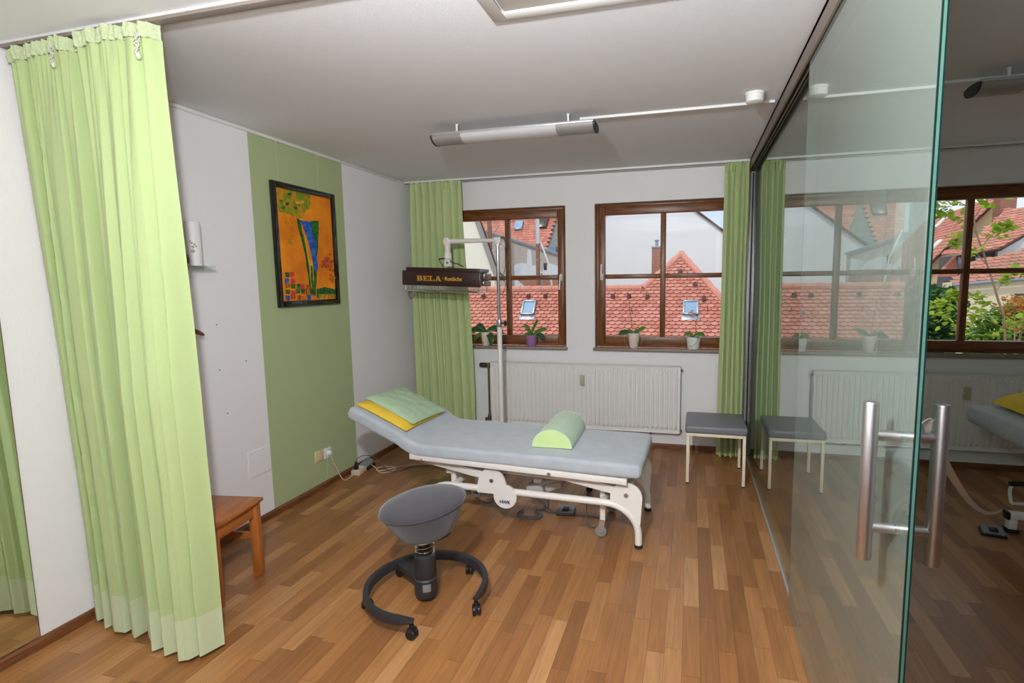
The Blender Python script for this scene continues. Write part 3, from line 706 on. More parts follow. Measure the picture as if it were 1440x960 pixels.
# ------------------------------------------------------------------ treatment couch (long axis = local x)
ROT = math.radians(-1.4); BX, BY = 1.70, -1.66
bed = thing('treatment_couch', 'grey terry covered treatment couch on a white lifting frame', 'treatment couch', (BX, BY, 0), ROT, world=False)
def ptop(x):                                   # centre line of the mattress top: slight rise, then raised head
    z = .524 + .022 * max(0, (.80 - x)) / 1.6
    if x < -.62: z += .43 * (-.62 - x) * min(1, (-.62 - x) / .12)
    return z
def mattress(name, x0, x1, hw, th, top, mt, parent, r=.026):
    m = MB(); prof = []
    n = 5
    for cx_, cz_, a0 in ((hw - r, -r, 0), (-(hw - r), -r, PI / 2), (-(hw - r), -(th - r), PI), (hw - r, -(th - r), 1.5 * PI)):
        for k in range(n + 1): a = a0 + k * PI / 2 / n; prof.append((cx_ + r * math.cos(a), cz_ + r * math.sin(a)))
    N_ = 60; ins = [(0, .10), (.006, .045), (.016, .018), (.030, .004)]
    st = [(x0 + a, b) for a, b in ins] + [(x0 + .05 + (x1 - x0 - .10) * i / N_, 0) for i in range(N_ + 1)] + [(x1 - a, b) for a, b in ins[::-1]]
    rings = []
    for x, q in st:
        e = .004; sl = (top(x + e) - top(x - e)) / (2 * e); nn = Vector((-sl, 0, 1)).normalized(); zt = top(x)
        ring = []
        for (yy, zz) in prof:
            k = q / .10; yy2 = yy * (1 - .14 * k * k * (1.0 if abs(yy) > .1 else 1)); zz2 = -th / 2 + (zz + th / 2) * (1 - .75 * k)
            sag = .0035 * noise.noise(Vector((x * 7, yy * 7, zz * 3)))
            ring.append(m.bm.verts.new(Vector((x, yy2, zt)) + nn * (zz2 + sag)))
        rings.append(ring)
    for A, B in zip(rings, rings[1:]):
        for i in range(len(A)): m.bm.faces.new((A[i], A[(i + 1) % len(A)], B[(i + 1) % len(A)], B[i]))
    m.bm.faces.new(rings[0][::-1]); m.bm.faces.new(rings[-1])
    return m.build(name, mt, parent, smooth=60)
mattress('mattress', -1.13, .785, .338, .088, ptop, M['mattress'], bed)
# top frame rails, under the flat part, plus the head support
m = MB()
def rbar(x0, x1, y, zoff, hgt, wd, mi=0):
    for k in range(8):
        pass
    a = Vector((x0, y, ptop(x0) - .090 - zoff)); b = Vector((x1, y, ptop(x1) - .090 - zoff))
    ang = math.atan2(b.z - a.z, b.x - a.x); L_ = (b - a).length
    m.box((a + b) / 2, (L_, wd, hgt), mi, .003, rot=Matrix.Rotation(-ang, 3, 'Y'))
for s in (-1, 1):
    rbar(-.70, .70, s * .318, .019, .036, .03)
for x in (-.55, .0, .62): m.box((x, 0, ptop(x) - .107), (.03, .62, .028), 0, .003)
m.build('top_frame', M['bedmetal'], bed)
m = MB()
for s in (-1, 1):
    a = Vector((-.62, s * .25, ptop(-.62) - .098)); b = Vector((-1.0, s * .25, ptop(-1.0) - .100)); ang = math.atan2(b.z - a.z, b.x - a.x)
    m.box((a + b) / 2, ((b - a).length, .025, .022), 0, .002, rot=Matrix.Rotation(-ang, 3, 'Y'))
m.tube([(-.98, -.25, ptop(-.98) - .104), (-.98, .25, ptop(-.98) - .104)], .011)
m.build('head_support', M['bedmetal'], bed)
ZT = .258
def base_tube(s):
    y = s * .268; m = MB(); r = .0215; R = .17
    pts = [(.762, y, .012), (.762, y, .07)]
    for k in range(9): a = k * PI / 2 / 8; pts.append((.762 - .20 + .20 * math.cos(a), y, ZT - .18 + .18 * math.sin(a)))
    for k in range(9): a = k * PI / 2 / 8; pts.append((-.445 - .20 * math.sin(a), y, ZT + .012 - .18 + .18 * math.cos(a)))
    pts += [(-.645, y, .07), (-.645, y, .012)]
    m.tube(pts, r, 14); o = m.build('base_tube', M['bedmetal'], bed, smooth=60)
    for x in (.762, -.645): m = MB(); m.lathe([(.0215, 0), (.024, .003), (.024, .02), (.0215, .022)], (x, y, 0), 16); m.build('rubber_foot', M['rubber'], o)
base_tube(-1); base_tube(1)
def plate(s, x, z, name='pivot_plate'):
    y = s * .268; yo = y + s * .0225; m = MB()
    m.prism([(x + .098 * math.cos(k * PI / 20) , 0, z - .06 + .145 * math.sin(k * PI / 20)) for k in range(21)] + [(x - .098, 0, z - .085), (x + .098, 0, z - .085)], (0, yo - s * .012, 0), (0, yo + s * .004, 0))
    o = m.build(name, M['bedmetal'], bed)
    m = MB(); m.lathe([(.014, 0), (.014, .004), (.011, .008), (0, .008)] if s > 0 else [(.014, 0), (.014, -.004), (.011, -.008), (0, -.008)], (x, yo + s * .004, z), 14, axis='Y'); m.build('pivot_bolt', M['steel'], o)
for s in (-1, 1):
    plate(s, -.149, .335)
    # rounded plate at the foot end that follows the bend
    y = s * .268; yo = y + s * .0225; m = MB(); x, z = .690, .318
    poly = [(x + .094 * math.cos(a), 0, z - .012 + .088 * math.sin(a)) for a in [k * PI / 16 for k in range(17)]] + [(x - .094, 0, ZT), (x - .04, 0, ZT - .02), (x + .045, 0, ZT - .07), (x + .082, 0, ZT - .12)]
    yo -= s * .012; m.prism(poly, (0, yo - s * .010, 0), (0, yo + s * .002, 0)); o = m.build('pivot_plate', M['bedmetal'], bed)
    m = MB(); m.lathe([(.014, 0), (.014, s * .004), (.011, s * .008), (0, s * .008)], (x, yo + s * .004, z), 14, axis='Y'); m.build('pivot_bolt', M['steel'], o)
    # lifting arms
    for (xa, za, xb, zb) in ((-.62, ptop(-.6) - .108, -.149, .340), (.225, ptop(.22) - .112, .690, .322)):
        a = Vector((xa - .03, s * .246, za - .006)); b = Vector((xb + .03, s * .246, zb - .004)); ang = math.atan2(b.z - a.z, b.x - a.x)
        m = MB(); m.box((a + b) / 2, ((b - a).length, .045, .050), 0, .004, rot=Matrix.Rotation(-ang, 3, 'Y')); o = m.build('lift_arm', M['bedmetal'], bed)
        m = MB(); yb = s * .311; m.lathe([(.012, 0), (.012, s * .006), (.009, s * .010), (0, s * .010)], (xa + .01, yb + s * .022, za + .004), 14, axis='Y'); m.build('pivot_bolt', M['steel'], o)
# round maker's disc on the near tube
m = MB(); m.lathe([(.076, -.2755), (.076, -.2905), (.073, -.2935), (0, -.2935)], (-.064, 0, .236), 36, axis='Y')
disc = m.build('badge_disc', M['bedmetal'], bed)
m = MB(); B4 = Matrix.Translation((-.064, -.2938, .202)) @ Matrix.Rotation(PI / 2, 4, 'X')
add_text(m, 'HWK', .030, B4, .0011, sx=.95); m.box((-.064, -.2940, .2045), (.062, .0006, .0018)); m.build('badge_lettering', M['logo'], disc, smooth=0)
# push rod, cross tubes, castor posts, motors
m = MB(); m.tube([(-.10, -.225, .373), (.56, -.225, .352)], .010, 10); m.build('push_rod', M['bedmetal'], bed)
for x, z, r_ in ((-.43, .262, .021), (.55, .255, .021), (-.149, .335, .018), (.690, .318, .018)): m = MB(); m.tube([(x, -.25, z), (x, .25, z)], r_, 12); m.build('cross_tube', M['bedmetal'], bed)
m = MB(); m.box((.10, .06, .30), (.05, .40, .03), 0, .003); m.build('motor_bracket', M['bedmetal'], bed)
def castor_post(x, y):
    m = MB(); m.box((x, y, .235), (.032, .032, .25), 0, .003); m.box((x - .01, y, .345), (.075, .05, .05), 0, .006); o = m.build('castor_post', M['bedmetal'], bed)
    m = MB(); m.prism([(x - .016, 0, .113), (x + .016, 0, .113), (x + .006, 0, .032), (x - .028, 0, .030), (x - .034, 0, .05)], (0, y - .017, 0), (0, y - .014, 0)); m.prism([(x - .016, 0, .113), (x + .016, 0, .113), (x + .006, 0, .032), (x - .028, 0, .030), (x - .034, 0, .05)], (0, y + .014, 0), (0, y + .017, 0))
    m.box((x, y, .112), (.034, .034, .006)); m.build('castor_fork', M['chrome'], o)
    m = MB(); m.lathe([(.020, -.011), (.033, -.010), (.036, -.006), (.036, .006), (.033, .010), (.020, .011)], (x - .014, y, .0362), 24, axis='Y'); m.build('castor_wheel', M['grey_plastic'], o)
castor_post(.535, -.185); castor_post(.535, .185); castor_post(-.46, -.185); castor_post(-.46, .185)
m = MB()
for yy in (-.03, .05):
    a = Vector((.03, yy, .215)); b = Vector((.30, yy, .325)); ang = math.atan2(b.z - a.z, b.x - a.x)
    m.tube([a, b], .026, 14); m.tube([b, b + (b - a) * .25], .013, 12)
m.box((.055, .01, .205), (.12, .15, .07), 0, .018, rot=Matrix.Rotation(-.3, 3, 'Y')); m.box((.18, .01, .235), (.12, .14, .05), 0, .014, rot=Matrix.Rotation(-.38, 3, 'Y'))
m.build('lift_motor', M['motor'], bed)
each('motor_cable', M['cable_grey'], bed, [
    lambda m: m.tube(spline([(.02, -.04, .20), (.10, -.05, .12), (.16, -.02, .05), (.24, .04, .01), (.42, .06, .008), (.50, .0, .01), (.46, -.10, .012), (.42, -.12, .05), (.40, -.02, .22)], 6), .0032, 8),
    lambda m: m.tube(spline([(-.05, -.02, .29), (-.12, -.03, .30), (-.2, -.04, .24), (-.28, 0, .06), (-.45, .15, .008), (-.75, .45, .008)], 6), .0038, 8),
    lambda m: m.tube(spline([(.12, 0, .24), (.15, -.06, .10), (.10, -.02, .05), (.2, .02, .02), (.3, .03, .02)], 6), .003, 8)])
# coiled lead on the floor and foot switch
m = MB(); coil = []
cen = [Vector((1.71 + .075 * math.cos(a) + .0, -1.69 + .055 * math.sin(a), .017)) for a in [2.4 + k * 5.2 / 220 for k in range(221)]]
for k in range(221):
    a = k / 220 * 2 * PI * 26; t_ = (cen[min(k + 1, 220)] - cen[max(k - 1, 0)]).normalized(); sd = t_.cross(Vector((0, 0, 1)))
    coil.append(cen[k] + sd * .012 * math.cos(a) + Vector((0, 0, .012 * math.sin(a))))
m.tube(coil, .0036, 6); m.tube(spline([coil[-1], (1.80, -1.655, .05), (1.80, -1.64, .12), (1.775, -1.64, .2), (1.76, -1.64, .262)], 6), .0032, 6)
tag(m.build('coiled_cable', M['cable_grey'], origin=(1.71, -1.69, 0)), 'grey coiled cable lying in a loop on the floor under the couch', 'cable')
def pedal(name, loc, rz, label, sx=1):
    t = thing(name, label, 'foot switch', loc, rz, group='foot switches beside the couches', world=False)
    m = MB(); m.box((0, 0, .010), (.125, .105, .020), 0, .006); m.build('base', M['black_plastic'], t)
    m = MB(); m.prism([(-.055, -.05, .018), (-.055, .045, .018), (-.055, .045, .036), (-.055, -.05, .026)], (0, 0, 0), (.11, 0, 0)); m.build('housing', M['grey_plastic'], t)
    m = MB(); m.box((0, -.012, .034), (.045, .05, .010), 0, .004, rot=Matrix.Rotation(.1, 3, 'X')); m.build('rocker', M['black_plastic'], t)
pedal('foot_switch', (1.932, -1.575, 0), .1, 'grey foot switch on the floor under the middle of the treatment couch')

# bolster and pillows
m = MB(); R_ = .128; hh = .112; prof = [(R_ * math.cos(a), hh * math.sin(a)) for a in [k * PI / 24 for k in range(25)]]
x, zb = 1.902, ptop(.2) + .003
def bol(name, mt, y0, y1):
    m = MB(); st = [(y0, .965), (y0 + .006, .99), (y0 + .014, 1), (y1 - .014, 1), (y1 - .006, .99), (y1, .965)]
    t = thing('half_round_bolster', 'half round green bolster lying across the treatment couch', 'bolster', (x, (y0 + y1) / 2, zb), 0.02, world=False)
    ym = (y0 + y1) / 2; rings = []
    for yy, k in st: rings.append([m.bm.verts.new((a * k, yy - ym, b * k + .004)) for a, b in prof + [(-R_ * 1.0, -.002), (R_ * 1.0, -.002)]])
    for A, B in zip(rings, rings[1:]):
        for i in range(len(A)): m.bm.faces.new((A[i], A[(i + 1) % len(A)], B[(i + 1) % len(A)], B[i]))
    m.build('cushion', M['bolster_top'], t, smooth=50)
    for yy, s in ((y0, -1), (y1, 1)):
        m = MB(); 
        ring = [m.bm.verts.new((a * .965, yy - ym, b * .965 + .004)) for a, b in prof + [(-R_, -.002), (R_, -.002)]]
        c = m.bm.verts.new((0, yy - ym + s * .006, .05))
        for i in range(len(ring)): m.bm.faces.new((ring[i], ring[(i + 1) % len(ring)], c))
        m.build('end_panel', M['bolster_end'], t, smooth=60, label='lime end panel')
    m = MB()
    for yy in (y0 + .003, y1 - .003): m.tube([(a * .985, yy - ym, b * .985 + .004) for a, b in prof], .0035, 6)
    m.build('piping', M['bolster_top'], t)
bol('b', None, -1.845, -1.345)
def pillow(name, label, mt, c, sz, th, rz, tilt, seed, corner_lift=0.0, hanging=.0):
    """soft flat pillow; local x,y size sz, tilted about y"""
    t = thing(name, label, 'pillow', c, 0, world=False)
    Rm = Matrix.Rotation(rz, 3, 'Z'); Rt = Matrix.Rotation(tilt, 3, 'Y'); R3 = Rt @ Rm
    m = MB(); n = 26
    def side(sg):
        def f(u, v):
            a, b = u * 2 - 1, v * 2 - 1
            e = (1 - abs(a) ** 3.2) * (1 - abs(b) ** 3.2); e = max(0, e) ** .55
            pull = 1 - .035 * (1 - abs(a) ** 2) * abs(b) ** 4
            pullx = 1 - .035 * (1 - abs(b) ** 2) * abs(a) ** 4
            wr = .006 * noise.noise(Vector((a * 3.2 + seed, b * 4.2, seed))) + .004 * noise.noise(Vector((a * 8 + seed, b * 7, seed)))
            z = (th * e * (1 if sg > 0 else .12) * sg) + (wr * (1 if sg > 0 else .2)) + th * .12
            # the pillow settles: edges follow the couch
            return R3 @ Vector((a * sz[0] / 2 * pullx, b * sz[1] / 2 * pull, z))
        return f
    A = m.grid(side(1), n, n); B = m.grid(side(-1), n, n)
    bmesh.ops.remove_doubles(m.bm, verts=m.bm.verts, dist=.002)
    m.build('cover', mt, t, smooth=80)
    m = MB()
    pts = []
    for k in range(80):
        q = k / 80 * 4; i = int(q); f = q - i
        a, b = [(-1 + 2 * f, -1), (1, -1 + 2 * f), (1 - 2 * f, 1), (-1, 1 - 2 * f)][i]
        pull = 1 - .035 * (1 - abs(a) ** 2) * abs(b) ** 4; pullx = 1 - .035 * (1 - abs(b) ** 2) * abs(a) ** 4
        pts.append(R3 @ Vector((a * sz[0] / 2 * pullx, b * sz[1] / 2 * pull, th * .12)))
    m.tube(pts, .003, 6, closed=True); m.build('seam', mt, t)
    return t
def wtop(x): return ptop(x - BX)
T_ = math.atan(.43)
pillow('head_pillow', 'yellow pillow lying under the green one at the head of the couch', M['yellow'], (.775, -1.70, wtop(.775) + .008), (.40, .46), .030, -.03, T_, 5)
pillow('head_pillow', 'sage green pillow on top of the yellow one at the head of the couch', M['green_pillow'], (.795, -1.635, wtop(.795) + .042), (.40, .44), .034, -.06, T_, 2)

# ------------------------------------------------------------------ round swivel stool
ST = (1.481, -2.705, 0)
t = thing('swivel_stool', 'charcoal swivel stool with tapered round seat on an open castor ring', 'stool', ST, 0, world=False)
tl = Matrix.Rotation(math.radians(4.0), 3, 'X') @ Matrix.Rotation(math.radians(-6.5), 3, 'Y')
m = MB(); m.lathe([(0, -.145), (.118, -.145), (.132, -.138), (.142, -.122), (.207, .0), (.209, .006)], (0.0, 0, .492), 44, tilt=tl); m.build('seat_shell', M['suede'], t, smooth=50)
m = MB(); m.lathe([(.209, .006), (.206, .012), (.190, .019), (.13, .026), (.05, .030), (0, .031)], (0.0, 0, .492), 44, tilt=tl); seat = m.build('seat_top', M['suede'], t, smooth=60)
m = MB(); m.tube([tl @ Vector((.210 * math.cos(k * PI / 32), .210 * math.sin(k * PI / 32), .006)) + Vector((0, 0, .492)) for k in range(64)], .003, 6, closed=True); m.build('piping', M['suede'], seat, origin=(0, 0, 0))
m = MB(); m.lathe([(.044, .022), (.053, .032), (.056, .05), (.056, .118), (.050, .124), (.050, .132), (.054, .138), (.052, .235), (.040, .243), (.030, .246), (.030, .37), (0, .37)], (0, 0, 0), 30); m.build('column', M['dark_plastic'], t, smooth=40)
m = MB(); sp = []
for k in range(121): a = k / 120 * 2 * PI * 4.5; sp.append((.044 * math.cos(a), .044 * math.sin(a), .245 + .10 * k / 120))
m.tube(sp, .0042, 8); m.build('spring', M['chrome'], t)
m = MB(); m.tube(spline([(.03, -.01, .315), (.07, .0, .318), (.11, .01, .335), (.128, .02, .352)], 6), .0055, 8); m.tube([(.108, .01, .336), (.130, .021, .356)], .008, 8); m.build('height_lever', M['black_plastic'], t)
m = MB(); a0 = -1.9
pts3 = []
for k in range(9):
    a = math.radians(-92 + k * 6); pts3.append(a)
m2 = MB()
for zz, wd in ((0.072, .034), (.080, .042), (.088, .040), (.096, .034), (.104, .026), (.112, .018)):
    pass
m = MB(); m.prism([(.0567 * math.cos(a), .0567 * math.sin(a), 0) for a in [math.radians(-78 + 5 * k) for k in range(9)]], (0, 0, .068), (0, 0, .106)); m.build('rating_label', M['label_white'], t)
m = MB()
for k in range(6): m.prism([(.0570 * math.cos(a), .0570 * math.sin(a), 0) for a in [math.radians(-75 + 4 * j) for j in range(8 - (k % 2) * 2)]], (0, 0, .071 + k * .006), (0, 0, .0735 + k * .006))
m.build('label_print', M['grey_plastic'], t)
RR, RC = .285, Vector((0.012, -.012, 0))
A0, A1 = math.radians(-75), math.radians(-75 + 302)       # open towards the camera
A0 = math.radians(-12); A1 = math.radians(286)
m = MB(); secs = []
for k in range(61):
    a = A0 + (A1 - A0) * k / 60; h0, h1 = .066, .108; c = Vector((math.cos(a), math.sin(a), 0))
    taper = min(1, min(k, 60 - k) / 4 + .35)
    zm = (h0 + h1) / 2; hz = (h1 - h0) / 2 * taper
    ring = []
    for (dr, dz) in ((-.013, -hz), (.011, -hz), (.016, -hz * .4), (.013, hz), (-.009, hz), (-.013, hz * .6)): ring.append(m.bm.verts.new(RC + c * (RR + dr) + Vector((0, 0, zm + dz))))
    secs.append(ring)
for A, B in zip(secs, secs[1:]):
    for i in range(6): m.bm.faces.new((A[i], A[(i + 1) % 6], B[(i + 1) % 6], B[i]))
m.bm.faces.new(secs[0][::-1]); m.bm.faces.new(secs[-1])
# web from the back of the ring to the column
am = (A0 + A1) / 2; e = Vector((math.cos(am), math.sin(am), 0)); sd = Vector((-e.y, e.x, 0))
web = [sd * .075 + e * .262, sd * -.075 + e * .262, sd * -.04 + e * .10, sd * -.036 + e * .03, sd * .036 + e * .03, sd * .04 + e * .10]
m.prism([p + RC * .5 for p in web], (0, 0, .066), (0, 0, .098))
m.build('base_ring', M['dark_plastic'], t, smooth=40)
for px_, py_ in ((1.560, -2.990), (1.772, -2.765), (1.600, -2.440), (1.245, -2.545), (1.240, -2.845)):
    lx, ly = px_ - ST[0], py_ - ST[1]; m = MB()
    m.tube([(lx, ly, .045), (lx, ly, .07)], .011, 10); an = rnd.uniform(0, PI); sx_, sy_ = math.cos(an), math.sin(an)
    Rz = Matrix.Rotation(an, 3, 'Z')
    for o_ in (-.011, .011): 
        tt = bmesh.new(); mb2 = MB(); mb2.lathe([(.010, -.0075), (.022, -.0075), (.025, -.004), (.025, .004), (.022, .0075), (.010, .0075)], (0, 0, 0), 20, axis='Y'); bmesh.ops.translate(mb2.bm, vec=(0.0, o_, .0252), verts=mb2.bm.verts); bmesh.ops.rotate(mb2.bm, cent=(0, 0, 0), matrix=Rz, verts=mb2.bm.verts); bmesh.ops.translate(mb2.bm, vec=(lx, ly, 0), verts=mb2.bm.verts); m.merge(mb2.bm, 0); tt.free()
    m.box((lx, ly, .041), (.034, .040, .022), 0, .008, rot=Rz)
    m.build('castor', M['black_plastic'], t)

# ------------------------------------------------------------------ grey upholstered stool at the right
t = thing('upholstered_stool', 'square grey padded stool with cream metal legs beside the glass partition', 'stool', (2.932, -.627, 0), math.radians(-.5), world=False)
w, d, h = .432, .45, .40
m = MB(); m.box((0, 0, .430), (w + .022, d + .016, .062), 0, .018, seg=4)
for v in m.bm.verts:
    if v.co.z > .45: v.co.z += .012 * (1 - (v.co.x / (w / 2)) ** 2) * (1 - (v.co.y / (d / 2)) ** 2)
m.build('seat_cushion', M['seat_grey'], t, smooth=60)
m = MB(); q = .022
for s in (-1, 1): m.box((0, s * (d / 2 - q / 2), h - q / 2), (w, q, q), 0, .002); m.box((s * (w / 2 - q / 2), 0, h - q / 2), (q, d - 2 * q, q), 0, .002)
m.build('seat_frame', M['cream_steel'], t)
for sx in (-1, 1):
    for sy in (-1, 1):
        x_, y_ = sx * (w / 2 - q / 2), sy * (d / 2 - q / 2)
        m = MB(); m.box((x_, y_, (h - q) / 2 + .004), (q, q, h - q - .008), 0, .002); l = m.build('leg', M['cream_steel'], t)
        m = MB(); m.box((x_, y_, .005), (q + .002, q + .002, .010), 0, .002); m.build('foot_cap', M['rubber'], l)

# ------------------------------------------------------------------ radiators
def radiator(x0, x1, label, valves=True):
    z0, z1 = .176, .786; cx_ = (x0 + x1) / 2; yb, yf = -.045, -.085
    t = thing('panel_radiator', label, 'radiator', (cx_, -.05, z0), group='white panel radiators under the windows')
    n = int((x1 - x0) / .0415); pitch = (x1 - x0 - .03) / n
    xs_ = [x0]; 
    m = MB()
    prof = [(0, 0), (.16, 0), (.30, 1), (.70, 1), (.84, 0)]
    X = [(x0, 0)]
    for i in range(n): X += [(x0 + .015 + (i + p) * pitch, hgt) for p, hgt in prof]
    X += [(x1 - .015, 0), (x1, 0)]
    Z = [(z0, 0), (z0 + .028, 0), (z0 + .055, 1), (z1 - .05, 1), (z1 - .026, 0), (z1, 0)]
    V = [[m.bm.verts.new((a, yf - .013 * h_ * k, z)) for z, k in Z] for a, h_ in X]
    for i in range(len(X) - 1):
        for j in range(len(Z) - 1): m.bm.faces.new((V[i][j], V[i + 1][j], V[i + 1][j + 1], V[i][j + 1]))
    m.span((x0, yf + .004, z0), (x1, yf + .014, z1)); m.build('front_panel', M['rad'], t, smooth=25)
    m = MB(); m.span((x0 - .002, yf - .012, z0 - .004), (x0 + .004, yb + .015, z1 + .004), 0, .001); m.span((x1 - .004, yf - .012, z0 - .004), (x1 + .002, yb + .015, z1 + .004), 0, .001)
    m.span((x0, yf - .010, z1 - .002), (x1, yb + .012, z1 + .004), 0, .001); m.span((x0, yf - .012, z0 - .004), (x1, yb + .01, z0 + .002), 0, .001); m.build('casing', M['rad'], t)
    m = MB()
    for x_ in (x0 + .2, x1 - .2): m.span((x_ - .015, yb, z0 + .05), (x_ + .015, 0, z1 - .05), 0, .001)
    m.build('wall_bracket', M['rad'], t)
    m = MB(); m.span((x0 + .55 * (x1 - x0) - .022 - .08, yf - .030, .592), (x0 + .55 * (x1 - x0) + .022 - .08, yf - .010, .692), 0, .005); me_ = m.build('heat_meter', M['meter'], t)
    m = MB(); m.span((x0 + .55 * (x1 - x0) - .012 - .08, yf - .0312, .662), (x0 + .55 * (x1 - x0) + .012 - .08, yf - .0295, .670)); m.build('meter_window', M['black_plastic'], me_)
    m = MB()
    for z in (z0 + .02, z1 - .03): m.lathe([(.010, x1 - .0), (.012, x1 + .012), (.008, x1 + .02)], (0, -.065, z), 12, axis='X')
    m.lathe([(.012, z0 - .022), (.012, z0 - .002)], (x1 - .26, -.065, 0), 12); m.build('plug_screw', M['brass'], t)
    m = MB(); xv = x0 - .035
    m.tube([(x0 + .01, -.065, z1 - .03), (xv - .01, -.065, z1 - .03)], .013, 12); m.lathe([(.020, -.018), (.022, 0), (.020, .02)], (xv, -.065, z1 - .03), 14)
    m.tube([(xv, -.065, z1 - .04), (xv, -.065, z0 + .05)], .009, 12)
    m.lathe([(.017, z0 + .035), (.019, z0 + .05), (.014, z0 + .085), (.012, z0 + .09)], (xv, -.065, 0), 14); m.tube([(xv, -.065, z0 + .045), (xv + .04, -.065, z0 + .045)], .015, 12); m.tube([(xv - .045, -.065, z0 + .038), (xv + .015, -.065, z0 + .038)], .012, 12)
    m.tube([(xv - .04, -.065, z0 + .038), (xv - .04, -.065, .0)], .008, 10)
    m.build('supply_pipe', M['brass'], t)
    m = MB(); m.lathe([(.020, xv - .020), (.023, xv - .03), (.021, xv - .085), (.014, xv - .092), (0, xv - .092)], (0, -.065, z1 - .03), 16, axis='X'); m.build('thermostat', M['dark_plastic'], t)
    return t
radiator(.830, 2.648, 'long white ribbed radiator under the two windows behind the couch')
radiator(3.78, 5.90, 'white ribbed radiator in the room beyond the glass partition')

# ------------------------------------------------------------------ heat lamp
t = thing('infrared_heat_lamp', 'brown infrared lamp head on a white and chrome stand behind the couch', 'heat lamp', (1.085, -.50, 0))
px_, py_ = 1.083, -.50
m = MB()
for k in range(5):
    a = k * 2 * PI / 5 + .3; m.tube([(px_, py_, .075), (px_ + .12 * math.cos(a), py_ + .12 * math.sin(a), .070), (px_ + .25 * math.cos(a), py_ + .25 * math.sin(a), .055)], [.018, .016, .012], 10)
m.lathe([(.03, .05), (.036, .06), (.034, .10), (.022, .13)], (px_, py_, 0), 18); base_ = m.build('base', M['bedmetal'], t)
for k in range(5):
    a = k * 2 * PI / 5 + .3; c_ = (px_ + .245 * math.cos(a), py_ + .245 * math.sin(a)); m = MB()
    m.lathe([(.010, -.008), (.022, -.008), (.025, 0), (.022, .008), (.010, .008)], (c_[0], c_[1], .0252), 16, axis='Y'); m.tube([(c_[0], c_[1], .03), (c_[0], c_[1], .06)], .008, 8); m.build('castor', M['dark_plastic'], base_)
m = MB(); m.lathe([(.0215, .10), (.0215, 1.205), (.018, 1.21)], (px_, py_, 0), 18); m.build('lower_post', M['bedmetal'], t)
m = MB(); m.lathe([(.0225, 1.17), (.0245, 1.175), (.0245, 1.232), (.0225, 1.238)], (px_, py_, 0), 18); m.build('clamp_collar', M['steel'], t)
m = MB(); m.tube([(px_ + .02, py_ - .004, 1.205), (px_ + .05, py_ - .006, 1.205)], .007, 8); m.lathe([(.010, 0), (.022, .004), (.022, .022), (.010, .026)], (px_ + .045, py_ - .006, 1.205), 14, axis='X'); m.build('clamp_knob', M['black_plastic'], t)
m = MB(); m.lathe([(.0155, 1.2), (.0155, 1.925)], (px_, py_, 0), 18); m.build('upper_post', M['chrome'], t)
m = MB(); m.box((px_ + .004, py_, 1.928), (.058, .05, .066), 0, .010); m.tube([(px_, py_, 1.932), (.62, py_, 1.938)], [.017, .0215], 14); m.lathe([(.030, -.030), (.036, -.026), (.036, .026), (.030, .030)], (.608, py_, 1.935), 20, axis='Y')
m.tube([(.606, py_, 1.925), (.606, py_, 1.83)], [.030, .023], 14); m.build('swing_arm', M['bedmetal'], t)
m = MB(); m.lathe([(.023, 1.775), (.033, 1.785), (.034, 1.81), (.028, 1.835), (.018, 1.86)], (.606, py_, 0), 18); m.prism([(.606 - .032, py_ - .018, 1.715), (.606 + .032, py_ - .018, 1.715), (.606 + .022, py_ - .018, 1.79), (.606 - .022, py_ - .018, 1.79)], (0, 0, 0), (0, .036, 0))
m.lathe([(.012, -.022), (.012, -.019)], (.606, py_, 1.747), 12, axis='Y', mi=1); m.build('ball_joint', [M['white_plastic'], M['grey_plastic']], t)
m = MB(); m.tube([(.585, py_, 1.787), (.52, py_ - .01, 1.782)], .006, 8); m.tube([(.52, py_ - .01, 1.782), (.545, py_ - .01, 1.735), (.56, py_, 1.715)], .004, 8); m.build('tilt_lever', M['black_plastic'], t)
m = MB(); m.tube(spline([(.63, py_ - .01, 1.765), (.66, py_ - .012, 1.745), (.70, py_, 1.735), (.745, py_ + .02, 1.712)], 6), .006, 8)
m.build('power_cable', M['cable_grey'], t); m = MB()
m.tube(spline([(px_ + .02, py_, 1.945), (px_ + .055, py_ + .01, 1.955), (px_ + .07, py_ + .02, 1.90), (px_ + .062, py_ + .02, 1.86)], 6), .0075, 8)
m.tube(spline([(px_ + .062, py_ + .02, 1.86), (px_ + .06, py_ + .02, 1.70), (px_ + .035, py_ + .02, 1.6), (px_ + .06, py_ + .02, 1.55), (px_ + .03, py_ + .01, 1.45)], 6), .003, 6); m.build('power_cable', M['cable_grey'], t)
# head: tilted a little in its own plane
HT = Matrix.Translation((.585, -.50, 1.605)) @ Matrix.Rotation(math.radians(2.4), 4, 'Y')
def hb(fn_, name, mats, parent=t, **k):
    m = MB(); fn_(m); bmesh.ops.transform(m.bm, matrix=HT, verts=m.bm.verts); return m.build(name, mats, parent, origin=(1.085, -.50, 0), **k)
def loc0(o): o.location = (0, 0, 0); return o
def f_front(m): m.span((-.380, -.120, -.066), (.375, -.085, .066), 0, .010)
head = loc0(hb(f_front, 'lamp_head', M['lamp_brown']))
def f_body(m): m.span((-.372, -.086, -.055), (.368, .115, .056), 0, .008); m.span((-.355, -.095, .05), (.355, .10, .096), 0, .006)
loc0(hb(f_body, 'lamp_housing', M['lamp_brown']))
def f_side(m): m.span((.368, -.07, .004), (.395, .105, .058), 0, .006); m.span((.368, -.07, -.056), (.390, .105, -.010), 0, .006); m.span((.3745, -.112, -.055), (.378, -.098, .052), 0)
loc0(hb(f_side, 'end_plate', M['lamp_side']))
def f_ctrl(m): m.span((.355, -.085, .066), (.372, .095, .094), 0, .003)
